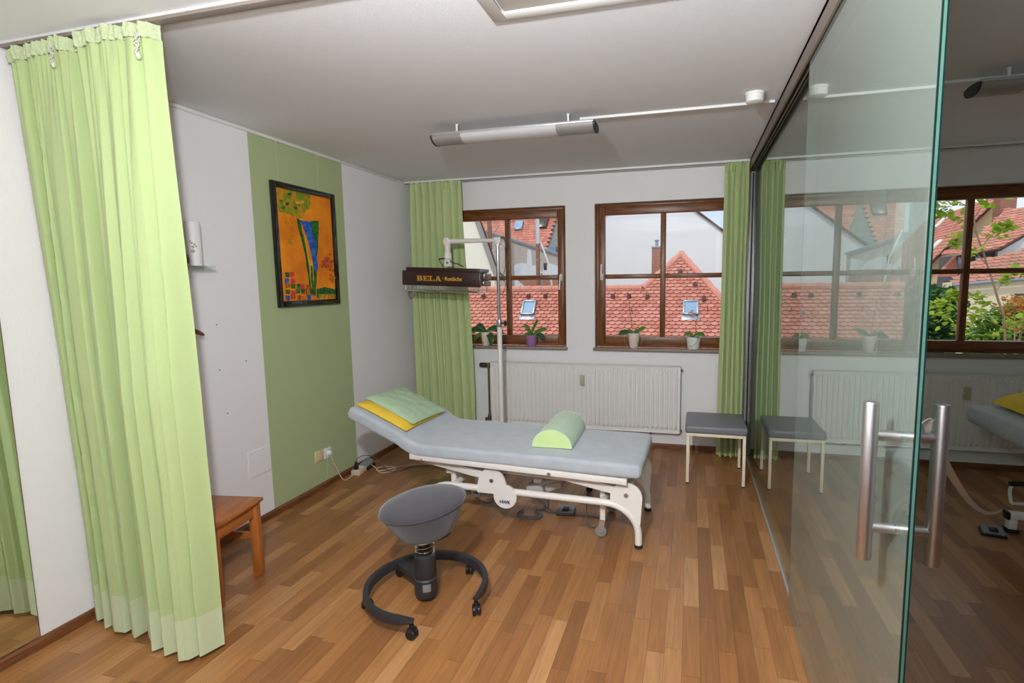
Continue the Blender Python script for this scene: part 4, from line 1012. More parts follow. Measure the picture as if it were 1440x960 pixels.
loc0(hb(f_ctrl, 'control_strip', M['grey_plastic']))
def f_pin(m): m.tube([(-.378, -.03, .002), (-.42, -.03, .002)], .006, 10)
loc0(hb(f_pin, 'side_pin', M['black_plastic']))
def f_guard(m):
    for i in range(46):
        x_ = -.345 + i * .7 / 45
        for yy in (-.105, .105): m.tube([(x_, yy, -.060), (x_, yy, -.110)], .0022, 6, cap=False)
    m.tube([(-.350, -.105, -.112), (.350, -.105, -.112), (.350, .105, -.112), (-.350, .105, -.112)], .0055, 8, closed=True)
    for yy in (-.05, 0, .05): m.tube([(-.350, yy, -.112), (.350, yy, -.112)], .002, 6)
    for x_ in (-.35, .35): m.tube([(x_, -.105, -.06), (x_, -.105, -.112)], .004, 6); m.tube([(x_, .105, -.06), (x_, .105, -.112)], .004, 6)
loc0(hb(f_guard, 'wire_guard', M['chrome']))
def f_txt(m):
    # BELA in slab-serif strokes
    y = -.1206; Hh = .044; st = .0145; sf = .0058; x0 = -.231
    def R(x, z, w_, h_): m.span((x, y, z), (x + w_, y - .0006, z + h_))
    zb_ = -.0225
    def serif(x, z, w_): R(x, z, w_, sf)
    x_ = x0                                             # B
    serif(x_, zb_, .036); serif(x_, zb_ + Hh - sf, .036); R(x_ + .006, zb_, st, Hh); R(x_ + .018, zb_ + Hh / 2 - .0025, .018, .005)
    for zc, hh_, ex in ((zb_ + Hh * .26, Hh * .52, 1.75), (zb_ + Hh * .75, Hh * .50, 1.6)):
        ro, ri = hh_ / 2, hh_ / 2 - sf; cxx = x_ + .0345; N_ = 12
        for k in range(N_):
            a, b = -PI / 2 + k * PI / N_, -PI / 2 + (k + 1) * PI / N_
            m.face([(cxx + ro * ex * math.cos(a), y - .0006, zc + ro * math.sin(a)), (cxx + ro * ex * math.cos(b), y - .0006, zc + ro * math.sin(b)), (cxx + ri * .55 * math.cos(b), y - .0006, zc + ri * math.sin(b)), (cxx + ri * .55 * math.cos(a), y - .0006, zc + ri * math.sin(a))])
    x_ += .060                                          # E
    serif(x_, zb_, .054); serif(x_, zb_ + Hh - sf, .054); R(x_ + .007, zb_, st, Hh); R(x_ + .048, zb_, .006, .016); R(x_ + .048, zb_ + Hh - .016, .006, .016); R(x_ + .02, zb_ + Hh / 2 - .003, .016, .006); R(x_ + .033, zb_ + Hh / 2 - .009, .006, .018)
    x_ += .058                                          # L
    serif(x_, zb_, .054); serif(x_, zb_ + Hh - sf, .034); R(x_ + .009, zb_, st, Hh); R(x_ + .048, zb_, .006, .019)
    x_ += .055                                          # A
    serif(x_, zb_, .026); serif(x_ + .038, zb_, .032)
    for xa, xb, wv in ((x_ + .009, x_ + .029, .007), (x_ + .044, x_ + .026, .017)):
        m.prism([(xa, y, zb_), (xa + wv, y, zb_), (xb + wv, y, zb_ + Hh), (xb, y, zb_ + Hh)], (0, 0, 0), (0, -.0006, 0))
    R(x_ + .016, zb_ + .012, .032, .0055); R(x_ + .020, zb_ + Hh - sf, .022, sf)
def f_txt2(m):
    y = -.1206
    m.lathe([(.0045, 0), (.0045, -.0006)], (.024, y, .004), 10, axis='Y')
    t_ = text_mesh('Rotlicht', .046, .0011); xs_ = [v.co.x for v in t_.vertices]; w_ = max(xs_) - min(xs_); cx_ = (max(xs_) + min(xs_)) / 2; bpy.data.meshes.remove(t_)
    k_ = .166 / w_; add_text(m, 'Rotlicht', .046, Matrix.Translation((.124 - cx_ * k_, y, -.001)) @ Matrix.Rotation(PI / 2, 4, 'X'), .0011, sx=k_)
loc0(hb(f_txt2, 'lettering', M['gold'], head, smooth=0, recalc=False))
o = loc0(hb(f_txt, 'lettering', M['gold'], head, smooth=0, recalc=False))

# ------------------------------------------------------------------ hanging uplights, smoke detector, ceiling frame
def uplight(xa, xb, y, label):
    t = thing('ceiling_uplight', label, 'lamp', ((xa + xb) / 2, y, 2.46), rotz=0, group='lens shaped lamps under the ceiling')
    W_ = .073
    def sec(x): return [(x, y - W_ * math.cos(k * PI / 12), 2.472 - .040 * math.sin(k * PI / 12)) for k in range(13)] + [(x, y + W_ * math.cos(k * PI / 12), 2.474 + .012 * math.sin(k * PI / 12)) for k in range(1, 12)]
    L_ = xb - xa
    m = MB(); a, b = xa + .195 * L_, xa + .775 * L_
    for p, q in ((xa + .012, a), (b, xb - .012)): m = MB(); m.prism(sec(0), (p, 0, 0), (q, 0, 0)); m.build('lamp_body', M['lampgrey'], t)
    m = MB(); m.prism(sec(0), (a, 0, 0), (b, 0, 0)); m.build('diffuser', M['diffuser'], t)
    for p, q in ((xa, xa + .012), (xb - .012, xb)):
        m = MB(); m.prism([(v[0], y + (v[1] - y) * 1.05, 2.472 + (v[2] - 2.472) * 1.05) for v in sec(0)], (p, 0, 0), (q, 0, 0)); m.build('end_cap', M['dark_plastic'], t)
    for ya in (-.068, .055): m = MB(); m.span((xa + .01, y + ya, 2.478), (xb - .01, y + ya + .013, 2.492), 0, .002); m.build('rim_rail', M['alu'], t)
    for x_ in (xa + .145 * L_, xa + .835 * L_): m = MB(); m.box((x_, y, (2.48 + H) / 2), (.012, .012, H - 2.48), 0, .002); m.lathe([(.010, H - .006), (.011, H)], (x_, y, 0), 14); m.build('suspension', M['white_plastic'], t)
uplight(1.142, 2.180, -1.745, 'long grey lens shaped lamp hanging under the ceiling of the treatment bay')
uplight(4.035, 5.08, -1.815, 'long grey lens shaped lamp hanging beyond the glass partition')
t = thing('smoke_detector', 'small round white smoke detector on the ceiling near the glass partition', 'smoke detector', (3.045, -1.80, H))
m = MB(); m.lathe([(.050, H), (.050, H - .008), (.046, H - .012)], (3.045, -1.80, 0), 28); m.build('mounting_plate', M['white_plastic'], t)
m = MB(); m.lathe([(.044, H - .010), (.047, H - .016), (.045, H - .045), (.036, H - .050), (0, H - .050)], (3.045, -1.80, 0), 28); m.build('detector_body', M['white_plastic'], t)
m = MB(); m.box((3.052, -1.70, H - .010), (.035, .085, .018), 0, .003); m.build('cable_entry', M['white_plastic'], t)
t = thing('ceiling_hatch', 'white framed square hatch set in the ceiling', 'hatch', (2.55, -3.50, H))
HX0, HX1, HY0, HY1 = 1.992, 3.10, -4.10, -2.940
m = MB(); f_ = .055
for a, b in (((HX0, HY0, H - .012), (HX0 + f_, HY1, H)), ((HX1 - f_, HY0, H - .012), (HX1, HY1, H)), ((HX0 + f_, HY0, H - .012), (HX1 - f_, HY0 + f_, H)), ((HX0 + f_, HY1 - f_, H - .012), (HX1 - f_, HY1, H))): m.span(a, b, 0, .003)
m.build('hatch_frame', M['white_plastic'], t)
m = MB(); m.span((HX0 + f_ + .006, HY0 + f_ + .006, H - .008), (HX1 - f_ - .006, HY1 - f_ - .006, H), 0, .002); m.build('hatch_panel', M['white_plastic'], t)

# ------------------------------------------------------------------ orchids on the sills
def leaf(m, base, az, ln, wd, el, droop, mi=0, fold=.25, n=9):
    base = Vector(base); d = Vector((math.cos(az), math.sin(az), 0)); sd = Vector((-d.y, d.x, 0)); sg = 1 if sd.y > 0 else -1; sd = (sd * math.cos(.75 * abs(sd.y)) + Vector((0, 0, 1)) * math.sin(.75 * abs(sd.y)) * sg).normalized(); e = el; p = base.copy(); pts = [(p.copy(), e)]
    for k in range(n): e -= droop / n; p = p + (d * math.cos(e) + Vector((0, 0, 1)) * math.sin(e)) * ln / n; pts.append((p.copy(), e))
    V = []
    for k, (q, e_) in enumerate(pts):
        s = k / n; w_ = wd * (.35 + .65 * math.sin(min(1, s * 1.15 + .1) * PI * .5)) * (1 - max(0, (s - .62) / .38) ** 2.2) + .0008
        up = Vector((-d.x * math.sin(e_), -d.y * math.sin(e_), math.cos(e_)))
        V.append([m.bm.verts.new(q + sd * w_ * t_ / 2 + up * (abs(t_) * fold * w_ / 2)) for t_ in (-1, -.5, 0, .5, 1)] + [m.bm.verts.new(q + sd * w_ * t_ / 2 + up * (abs(t_) * fold * w_ / 2 - .0016)) for t_ in (1, .5, 0, -.5, -1)])
    for A, B in zip(V, V[1:]):
        for i in range(10): f = m.bm.faces.new((A[i], A[(i + 1) % 10], B[(i + 1) % 10], B[i])); f.material_index = mi
    f = m.bm.faces.new(V[0][::-1]); f.material_index = mi; f = m.bm.faces.new(V[-1]); f.material_index = mi
def orchid(loc, label, pot, potprof, soil, leaves, roots=(), stem=None, petals=(), lmats=('leaf', 'leaf_dark')):
    t = thing('potted_orchid', label, 'potted plant', loc, group='orchids on the window sills', world=False)
    m = MB(); m.lathe(potprof, (0, 0, 0), 30); m.build('pot', pot, t, smooth=45)
    m = MB(); r_, z_ = soil; m.lathe([(0, z_ - .01), (r_, z_ - .008), (r_ * .8, z_ + .002), (0, z_ + .006)], (0, 0, 0), 18); m.build('bark_chips', M['bark'], t)
    for L_ in leaves:
        m = MB(); leaf(m, (L_[5] if len(L_) > 5 else 0, 0, z_), *[math.radians(L_[0]), L_[1] * 1.1, L_[2] * 1.35, math.radians(L_[3]), math.radians(L_[4])]); m.build('leaf', M[lmats[L_[6]] if len(L_) > 6 else lmats[0]], t, smooth=60)
    if roots:
        m = MB()
        for r in roots: m.tube(spline(r, 6), .0019, 6)
        m.build('aerial_roots', M['root'], t)
    if stem:
        m = MB(); m.tube(spline(stem, 6), .0023, 6); m.build('flower_stem', M['stem'], t)
    if petals:
        m = MB()
        for (x_, y_, z_) in petals:
            for k in range(4): leaf(m, (x_, y_, z_), k * 1.57 + x_ * 40, .022, .014, .3, 1.2, 0, .1, 4)
        m.build('dried_blossom', M['petal'], t)
SZ = WZ0; SY = .0
def tall(rb, rt, h): return [(rb * .92, 0), (rb, .003), (rt, h - .003), (rt - .001, h), (rt - .005, h), (rt - .008, h - .02), (0, h - .022)]
orchid((.752, SY - .002, SZ), 'orchid with big dark drooping leaves in a cream pot beside the lamp post', M['cream_pot'], tall(.036, .052, .135), (.043, .118),
       [(180, .20, .062, 48, 95, 0, 1), (205, .19, .052, 10, 110, 0, 0), (170, .13, .05, 70, 60, 0, 1), (-8, .20, .064, 52, 90, 0, 1), (-40, .17, .056, 15, 105, 0, 1), (20, .15, .055, 60, 80, 0, 0)],
       [[(.02, -.02, .12), (.05, -.03, .14), (.065, -.02, .09)]])
orchid((1.228, SY - .002, SZ), 'orchid with upright leaves in a purple pot on the window sill', M['purple_pot'], [(.034, 0), (.040, .003), (.052, .04), (.058, .085), (.059, .112), (.054, .112), (.053, .095), (0, .093)], (.050, .098),
       [(165, .13, .042, 68, 30, 0, 0), (35, .16, .040, 78, 25, 0, 0), (8, .16, .044, 40, 30, 0, 0), (-15, .15, .046, 25, 60, 0, 1), (190, .07, .03, 45, 60, 0, 0)],
       [[(.03, -.02, .10), (.07, -.03, .10), (.085, -.025, .06), (.075, -.02, .02), (.09, -.01, .008)], [(.03, -.02, .1), (.08, -.02, .085), (.10, -.01, .04), (.085, 0, .006)]])
orchid((2.222, SY - .002, SZ), 'orchid with a thin bare stake in a tall cream pot beside a window handle', M['cream_pot'], tall(.038, .057, .142), (.048, .125),
       [(182, .14, .05, 30, 55, 0, 1), (8, .12, .042, 42, 20, 0, 0), (190, .07, .03, 55, 30, 0, 0), (30, .06, .028, 60, 20, 0, 0)],
       [[(-.03, -.03, .125), (-.075, -.03, .12), (-.08, -.03, .06), (-.055, -.035, .02), (-.05, -.04, .005)], [(.03, -.03, .125), (.08, -.03, .10), (.078, -.03, .06), (.06, -.03, .03)], [(.03, -.02, .13), (.065, -.02, .16), (.07, -.02, .13), (.055, -.03, .12)]],
       [(-.01, 0, .12), (-.022, .0, .25), (-.035, .0, .34), (-.045, .002, .43)])
orchid((2.757, SY - .002, SZ), 'orchid with dried blossom in a round white pot near the narrow curtain', M['white_pot'], [(.040, 0), (.047, .003), (.055, .03), (.060, .075), (.064, .10), (.065, .112), (.060, .113), (.058, .098), (0, .096)], (.054, .10),
       [(165, .10, .035, 75, 110, 0, 0), (15, .12, .038, 65, 110, 0, 0), (-60, .08, .03, 50, 80, 0, 0)],
       [[(-.03, -.03, .105), (-.07, -.03, .115), (-.072, -.03, .075), (-.06, -.045, .07)], [(.03, -.04, .105), (.04, -.062, .10), (.02, -.066, .06), (-.02, -.062, .03), (-.03, -.06, .045)], [(.0, -.02, .105), (.03, -.04, .13), (.05, -.05, .10), (.07, -.03, .09)], [(-.02, -.02, .11), (-.03, -.04, .14), (-.05, -.04, .11)], [(.01, -.03, .11), (-.01, -.05, .135), (-.03, -.05, .11)]],
       [(.0, 0, .10), (.02, 0, .18), (.018, 0, .24), (.03, 0, .29), (.01, 0, .32), (-.03, 0, .335)],
       [(-.03, 0, .335), (-.01, 0, .31), (.005, -.005, .325), (-.02, .005, .295), (-.045, 0, .32), (-.015, 0, .35)])

# ------------------------------------------------------------------ room beyond the glass: second couch, strap, pedal
def ptop2(x): return .683
bed2 = thing('treatment_couch', 'second grey treatment couch, only its flat end showing beyond the glass door', 'treatment couch', (5.45, -1.04, 0), 0, world=False)
mattress('mattress', -.855, .95, .345, .125, ptop2, M['mattress'], bed2, r=.048)
m = MB()
for s in (-1, 1): m.span((-.55, s * .26 - .015, .525), (.85, s * .26 + .015, .558), 0, .003)
for x in (-.5, .2, .8): m.span((x - .015, -.26, .53), (x + .015, .26, .555), 0, .002)
m.build('top_frame', M['bedmetal'], bed2)
m = MB()
for s in (-1, 1): m.span((-.81 if s < 0 else -.25, s * .18 - .025, .085), (.80, s * .18 + .025, .125), 0, .003)
m.span((-.25, -.18, .09), (-.21, .18, .12), 0, .003); m.span((.70, -.18, .09), (.74, .18, .12), 0, .003)
m.build('base_frame', M['bedmetal'], bed2)
for s in (-1, 1):
    for x in ((-.79, .76) if s < 0 else (-.23, .76)):
        m = MB(); m.span((x - .022, s * .18 - .022, .02), (x + .022, s * .18 + .022, .088), 0, .002); l = m.build('leg', M['bedmetal'], bed2)
        m = MB(); m.span((x - .035, s * .18 - .032, 0), (x + .035, s * .18 + .032, .022), 0, .006); m.build('foot_pad', M['rubber'], l)
    xe = -.826 if s < 0 else -.266; m = MB(); m.span((xe, s * .18 - .027, .082), (xe + .018, s * .18 + .027, .128), 0, .003); m.build('end_cap', M['black_plastic'], bed2)
    for xa, xb in ((-.20, .1), (.2, .65)):
        a, b = Vector((xa, s * .16, .12)), Vector((xb, s * .16, .53)); ang = math.atan2(b.z - a.z, b.x - a.x); m = MB(); m.box((a + b) / 2, ((b - a).length, .03, .04), 0, .003, rot=Matrix.Rotation(-ang, 3, 'Y')); m.build('lift_arm', M['bedmetal'], bed2)
m = MB(); m.tube(spline([(-.735, -.06, .135), (-.745, -.06, .17), (-.75, -.06, .22), (-.74, -.06, .258)], 5), .010, 10); m.tube([(-.735, -.06, .135), (-.64, -.06, .135), (-.62, -.06, .10)], .010, 10); m.build('release_lever', M['bedmetal'], bed2)
m = MB(); m.tube([(-.755, -.06, .262), (-.66, -.06, .268)], .016, 12); m.build('lever_grip', M['black_plastic'], bed2)
m = MB(); m.tube(spline([(-.77, -.20, .02), (-.65, -.22, .008), (-.3, -.25, .006), (.2, -.2, .006)], 6), .004, 8); m.build('mains_lead', M['cable_grey'], bed2)
pillow('yellow_pillow', 'plump yellow pillow lying on the second couch beyond the glass door', M['yellow'], (4.975, -1.02, .700), (.50, .54), .105, .02, 0, 9)
pedal('foot_switch', (4.535, -1.285, 0), -.25, 'flat grey foot switch by the leg of the couch beyond the glass door')
# white strap from door handle to the second couch
hs, he = Vector((3.262, -3.606, 1.208)), Vector((4.622, -1.19, .125))
m = MB(); path = bez(hs, hs.lerp(he, .30) - Vector((0, 0, .135)), hs.lerp(he, .64) - Vector((0, 0, .12)), he, 30)
loop = bez(hs, (3.25, -3.625, 1.262), (3.228, -3.632, 1.245), (3.226, -3.625, 1.196), 10)
full = loop[::-1][:-1] + path
def strap(pts, w_, th_):
    V = []
    for i, p in enumerate(pts):
        tg = (pts[min(i + 1, len(pts) - 1)] - pts[max(i - 1, 0)]).normalized(); tw = .6 + 1.2 * i / len(pts)
        a = tg.cross(Vector((0, 0, 1))).normalized(); b = a.cross(tg).normalized(); wv = a * math.cos(tw) + b * math.sin(tw); nv = tg.cross(wv)
        q = w_ * (1 - .65 * (i / len(pts)) ** 2)
        V.append([m.bm.verts.new(p + wv * q / 2 + nv * th_), m.bm.verts.new(p - wv * q / 2 + nv * th_), m.bm.verts.new(p - wv * q / 2 - nv * th_), m.bm.verts.new(p + wv * q / 2 - nv * th_)])
    for A, B in zip(V, V[1:]):
        for i in range(4): m.bm.faces.new((A[i], A[(i + 1) % 4], B[(i + 1) % 4], B[i]))
    m.bm.faces.new(V[0][::-1]); m.bm.faces.new(V[-1])
strap(full, .024, .0009)
tag(m.build('strap', M['strap'], origin=(3.262, -3.612, 1.2)), 'white flat strap hooked over the door handle and sagging to the couch beyond', 'strap')

# ------------------------------------------------------------------ outdoors
GZ = -4.2
m = MB(); m.span((-60, .3, GZ - .2), (80, 95, GZ)); m.build('ground', M['ground'], kind='structure', smooth=0)
def inpoly(p, poly):
    c = False; n = len(poly)
    for i in range(n):
        (x1, y1), (x2, y2) = poly[i], poly[i - 1]
        if (y1 > p[1]) != (y2 > p[1]) and p[0] < (x2 - x1) * (p[1] - y1) / (y2 - y1) + x1: c = not c
    return c
def tiles(m, O, U, D, poly, tw=.20, th=.128, lift=.050, nm=3, arc=.066, seed=1, vclip=None):
    """plain clay tiles: O origin, U along the ridge, D down the slope; poly in (u, v) metres"""
    O, U, D = Vector(O), Vector(U).normalized(), Vector(D).normalized(); N_ = U.cross(D); N_ = N_ if N_.z > 0 else -N_
    rr = random.Random(seed); us = [p[0] for p in poly]; vs = [p[1] for p in poly]
    r0, r1 = int(min(vs) / th) - 1, int(max(vs) / th) + 1
    for r in range(r0, r1 + 1):
        off = (r % 2) * tw / 2; k0, k1 = int(min(us) / tw) - 1, int(max(us) / tw) + 1
        for k in range(k0, k1 + 1):
            u, v = k * tw + off, r * th
            if not inpoly((u, v + th * .5), poly): continue
            j = rr.uniform(-.003, .003); w_ = tw / 2 - .003
            def P(a, b, n_): return O + U * (u + a) + D * (v + b) + N_ * n_
            top = [(-w_, -.02), (w_, -.02)]; bot = [(w_ * math.cos(q), th - arc + arc * math.sin(q)) for q in [i * PI / 4 for i in range(5)]]
            hi = lift + j; V = [m.bm.verts.new(P(a, b, .003 if b < 0 else hi * (b + .02) / (th + .02))) for a, b in top + bot]
            mi = rr.choice(range(nm)); f = m.bm.faces.new(V); f.material_index = mi
            L_ = [m.bm.verts.new(P(a, b, hi * (b + .02) / (th + .02) - min(.034, lift * .8))) for a, b in bot]
            for i in range(4): g = m.bm.faces.new((V[2 + i], V[3 + i], L_[i + 1], L_[i])); g.material_index = mi
    return N_
def ridge_caps(m, a, b, r=.10, L_=.36, mi=0):
    a, b = Vector(a), Vector(b); n = max(1, round((b - a).length / L_))
    for i in range(n):
        p, q = a + (b - a) * i / n, a + (b - a) * (i + 1.08) / n; m.tube([p, q], [r * .92, r * 1.12], 10, mi)
TM = [M['tile_a'], M['tile_b'], M['tile_c']]
# main red roof across the yard: front slope rises to a ridge, with a taller hipped gable
house = thing('house', 'red tiled house across the yard, its front roof slope filling the lower panes', 'house', (0, 10, GZ), group='houses outside the windows')
RO = Vector((0, 12.0, 1.36)); D_ = Vector((0, -math.cos(math.radians(52)), -math.sin(math.radians(52)))); sl = math.sin(math.radians(52))
pk = (2.40, -(2.42 - 1.36) / sl); xl, xr = 1.29, 2.40 + (2.42 - 1.36) / .975
def rp3(u, v): return RO + Vector((u, 0, 0)) + D_ * v
roofpoly = [(-9.0, 0), (1.26, 0), (pk[0], pk[1]), (3.62, (1.36 - 1.0) / sl * 1.0), (4.6, 1.9), (4.6, 5.5), (-9.0, 5.5)]
m = MB(); tiles(m, RO, (1, 0, 0), D_, roofpoly, seed=4)
m.face([rp3(u, v) + Vector((0, .01, -.01)) for u, v in roofpoly], 2); m.build('roof_tiles', TM, house, smooth=20, recalc=False)
m = MB(); ridge_caps(m, rp3(-9, 0), rp3(1.2, 0)); ridge_caps(m, rp3(1.26, .02), rp3(*pk)); ridge_caps(m, rp3(4.6, 1.9), rp3(3.62, .46)); ridge_caps(m, rp3(3.62, .46), rp3(*pk)); m.build('ridge_tiles', M['tile_b'], house)
m = MB()   # hidden rear slopes and walls give the roof its body
P_ = rp3(*pk); B_ = [rp3(u, v) for u, v in roofpoly]
m.face([B_[0], B_[1], B_[1] + Vector((0, .8, -1.0)), B_[0] + Vector((0, .8, -1.0))]); m.face([B_[1], P_, P_ + Vector((0, .8, 0)), B_[1] + Vector((0, .8, 0))]); m.face([P_, B_[3], B_[4], B_[4] + Vector((0, 1.6, 0)), P_ + Vector((0, .8, 0))])
m.build('rear_slope', M['tile_c'], house, smooth=0)
e = rp3(0, 5.5); m = MB(); m.span((-8.7, e.y + .3, GZ), (4.4, 12.9, e.z + .15)); m.build('wall', M['render_c'], house, smooth=0)
def roof_window(u, v, w_, h_, lab):
    f = MB(); X = Vector((1, 0, 0)); Nn = X.cross(D_); Nn = Nn if Nn.z > 0 else -Nn; Rm = Matrix((X, -D_, Nn)).transposed()
    c = rp3(u, v) + Nn * .06
    for sx in (-1, 1): f.box(c + X * sx * (w_ / 2), (.05, h_ + .05, .09), 0, .004, rot=Rm)
    for sy in (-1, 1): f.box(c + D_ * sy * (h_ / 2), (w_ + .05, .05, .09), 0, .004, rot=Rm)
    f.box(c + D_ * (h_ / 2 + .11) - Nn * .03, (w_ + .12, .18, .02), 0, .003, rot=Rm); fr_ = f.build('roof_window', M['zinc'], house)
    g = MB(); g.box(c, (w_, h_, .02), 0, 0, rot=Rm); g.build('pane', M['skyglass'], fr_, origin=tuple(house.location), smooth=0)
def slope_uv(x, z): return x, (1.36 - z) / sl
roof_window(-2.34, .80, .40, .50, ''); roof_window(2.72, .80, .40, .46, '')
for k, (x, z) in enumerate(((-3.05, 1.10), (-2.42, 1.10), (-1.85, 1.10), (.35, 1.08), (.85, 1.08), (1.42, 1.06), (3.10, .98), (2.38, 1.82), (2.84, 1.42), (-4.0, 1.1), (-.9, 1.1))):
    u, v = slope_uv(x, z); m = MB(); c = rp3(u, v); m.lathe([(.07, -.05), (.065, .03), (.045, .07), (0, .08)], c + Vector((0, -.05, .03)), 12); m.build('vent_tile', M['roof_dark'], house)
for x, z in ((.97, .66), (-.9, .66), (3.2, .66), (-3.4, .7), (-1.95, .7)):
    u, v = slope_uv(x, z); m = MB(); c = rp3(u, v); m.tube([c, c + Vector((0, -.06, .03)), c + Vector((0, -.06, .14))], .012, 6); m.build('snow_hook', M['roof_dark'], house)
# brick chimney behind the ridge
t = thing('brick_chimney', 'square brick chimney rising behind the red roof peak', 'chimney', (1.66, 13.2, .6), group='chimneys and pipes on the roofs')
m = MB(); m.span((1.45, 13.0, -1.0), (1.87, 13.4, 2.66)); m.build('stack', M['brick'], t, smooth=0)
m = MB(); m.span((1.43, 12.98, 2.64), (1.89, 13.42, 2.70), 0, .01); m.build('cap', M['zinc'], t)
m = MB(); m.lathe([(.05, 2.69), (.05, 2.86), (.075, 2.88), (.075, 2.91), (0, 2.93)], (1.60, 13.15, 0), 12); m.build('flue', M['zinc'], t)
# white gable house
t = thing('house', 'tall white rendered gable behind the red roof with thin tile verge', 'house', (.54, 25, GZ), group='houses outside the windows')
Z_ = lambda x: 6.89 - .786 * abs(x - .54)
m = MB(); m.prism([(-4.95, 0, GZ), (6.03, 0, GZ), (6.03, 0, Z_(6.03)), (.54, 0, 6.89), (-4.95, 0, Z_(-4.95))], (0, 23.4, 0), (0, 33, 0)); m.build('gable_wall', M['render_w'], t, smooth=0)
m = MB()
for s in (-1, 1):
    a = Vector((.54, 23.3, 6.98)); b = Vector((.54 + s * 5.75, 23.3, 6.98 - .786 * 5.75)); nn = Vector((0, 0, .14))
    m.prism([a - nn, b - nn, b, a], (0, 0, 0), (0, 9.8, 0)); m.box(b + Vector((-s * .12, 4.9, -.22)), (.16, 9.7, .14), 0, .02)
m.build('roof', M['roof_dark'], t)
# cream gable close on the left, with slanting edge trim
t = thing('house', 'cream house wall with slanted metal edge seen behind the lamp stand', 'house', (-7, 14, GZ), group='houses outside the windows')
pl = [(-12, GZ), (-3.95, GZ), (-4.03, 1.4), (-4.10, 1.85), (-4.62, 3.55), (-5.5, 5.6), (-12, 5.6)]
m = MB(); m.prism([(a, 0, b) for a, b in pl], (0, 13.0, 0), (0, 13.3, 0)); m.build('wall', M['render_c'], t, smooth=0)
m = MB()
for (a, b) in (((-5.5, 5.6), (-4.60, 3.58)), ((-4.60, 3.58), (-4.06, 2.0)), ((-4.06, 2.0), (-3.85, 1.75))):
    A, B = Vector((a[0] + .06, 13.6, a[1])), Vector((b[0] + .06, 13.6, b[1])); m.prism([A + Vector((-.13, -.68, 0)), A + Vector((.05, -.68, .03)), B + Vector((.05, -.68, .03)), B + Vector((-.13, -.68, 0))], (0, 0, 0), (0, .14, 0), 0)
    m.tube([A + Vector((.07, -.64, .04)), B + Vector((.07, -.64, .04))], .03, 8, 1)
m.build('edge_trim', [M['lampgrey'], M['roof_dark']], t)
# concrete party wall with old paint
t = thing('party_wall', 'bare concrete wall with flaking bluish paint between the houses', 'wall', (-5, 18, GZ))
Zc = lambda x: 3.45 - .325 * (x + 5.114)
m = MB(); m.prism([(-9, 0, GZ), (-2.2, 0, GZ), (-2.2, 0, Zc(-2.2)), (-9, 0, Zc(-9))], (0, 18, 0), (0, 18.4, 0)); m.build('concrete', M['conc'], t, smooth=0)
m = MB(); pp = [(-5.0, 0, GZ), (-2.25, 0, GZ), (-2.25, 0, 2.35), (-2.8, 0, 2.2), (-3.3, 0, 2.4), (-3.62, 0, 2.28), (-3.7, 0, 2.0), (-3.95, 0, 2.36), (-4.15, 0, 2.30), (-4.2, 0, 3.0), (-4.35, 0, 3.05), (-4.4, 0, 2.42), (-4.7, 0, 2.45), (-5.0, 0, 2.35)]; m.prism(pp, (0, 17.985, 0), (0, 18, 0)); m.build('old_paint', M['paint_old'], t, smooth=0)
m = MB(); m.prism([(-9, 0, Zc(-9) + .0), (-2.15, 0, Zc(-2.15)), (-2.15, 0, Zc(-2.15) + .10), (-9, 0, Zc(-9) + .10)], (0, 17.92, 0), (0, 18.48, 0)); m.build('coping', M['zinc'], t, smooth=0)
m = MB(); m.span((-3.62, 17.96, 2.12), (-3.48, 18, 2.42), 0, .01); m.build('wall_vent', M['dark_win'], t)
# lower dark roof between
t = thing('low_outbuilding', 'low outbuilding with dark sloped roof just behind the ridge', 'outbuilding', (-3.2, 15.2, GZ))
m = MB(); m.prism([(-4.5, 0, GZ), (-1.9, 0, GZ), (-1.9, 0, 1.30), (-4.5, 0, 1.30)], (0, 15, 0), (0, 16.6, 0)); m.build('wall', M['paint_old'], t, smooth=0)
m = MB(); m.prism([(-4.1, 0, 1.85), (-1.85, 0, 1.86), (-1.85, 0, 1.30), (-3.35, 0, 1.25)], (0, 15.0, 0), (0, 16.6, 0)); m.build('roof', M['tile_old'], t, smooth=0)
# steel flue pipe with brace
t = thing('flue_pipe', 'tall metal flue pipe with white brace above the red ridge', 'flue', (-2.74, 14, .5), group='chimneys and pipes on the roofs')
m = MB(); m.lathe([(.075, 2.98), (.075, 5.6), (.10, 5.62), (.10, 5.7)], (-2.735, 14, 0), 20); m.build('upper_pipe', M['chrome'], t)
m = MB(); m.lathe([(.075, .2), (.075, 2.98)], (-2.735, 14, 0), 20); m.build('lower_pipe', M['copper'], t)
m = MB()
for z in (1.75, 2.38, 2.96): m.lathe([(.085, z - .02), (.085, z + .02)], (-2.735, 14, 0), 20); m.tube([(-2.66, 14, z), (-2.60, 13.98, z + .02)], .02, 6)
m.build('pipe_clip', M['zinc'], t)
m = MB(); m.tube([(-2.62, 14, 3.03), (-2.33, 14.05, 2.22), (-2.25, 14.2, 1.3)], .032, 8); m.build('brace', M['white_plastic'], t)
m = MB(); m.tube([(-2.60, 14, 3.02), (-2.05, 14, 2.50), (-1.6, 14.5, 1.9)], .010, 6); m.tube([(-2.735, 14, 1.2), (-2.6, 14, 1.2), (-2.6, 14, 1.9)], .04, 8); m.build('stay', M['zinc'], t)
t = thing('flue_pipe', 'slim pinkish pipe beside the cream wall', 'flue', (-5.75, 17, 1), group='chimneys and pipes on the roofs')
m = MB(); m.lathe([(.10, 1.0), (.10, 5.2), (.13, 5.22), (.13, 5.3)], (-5.75, 17, 0), 16); m.build('pipe', M['copper'], t)
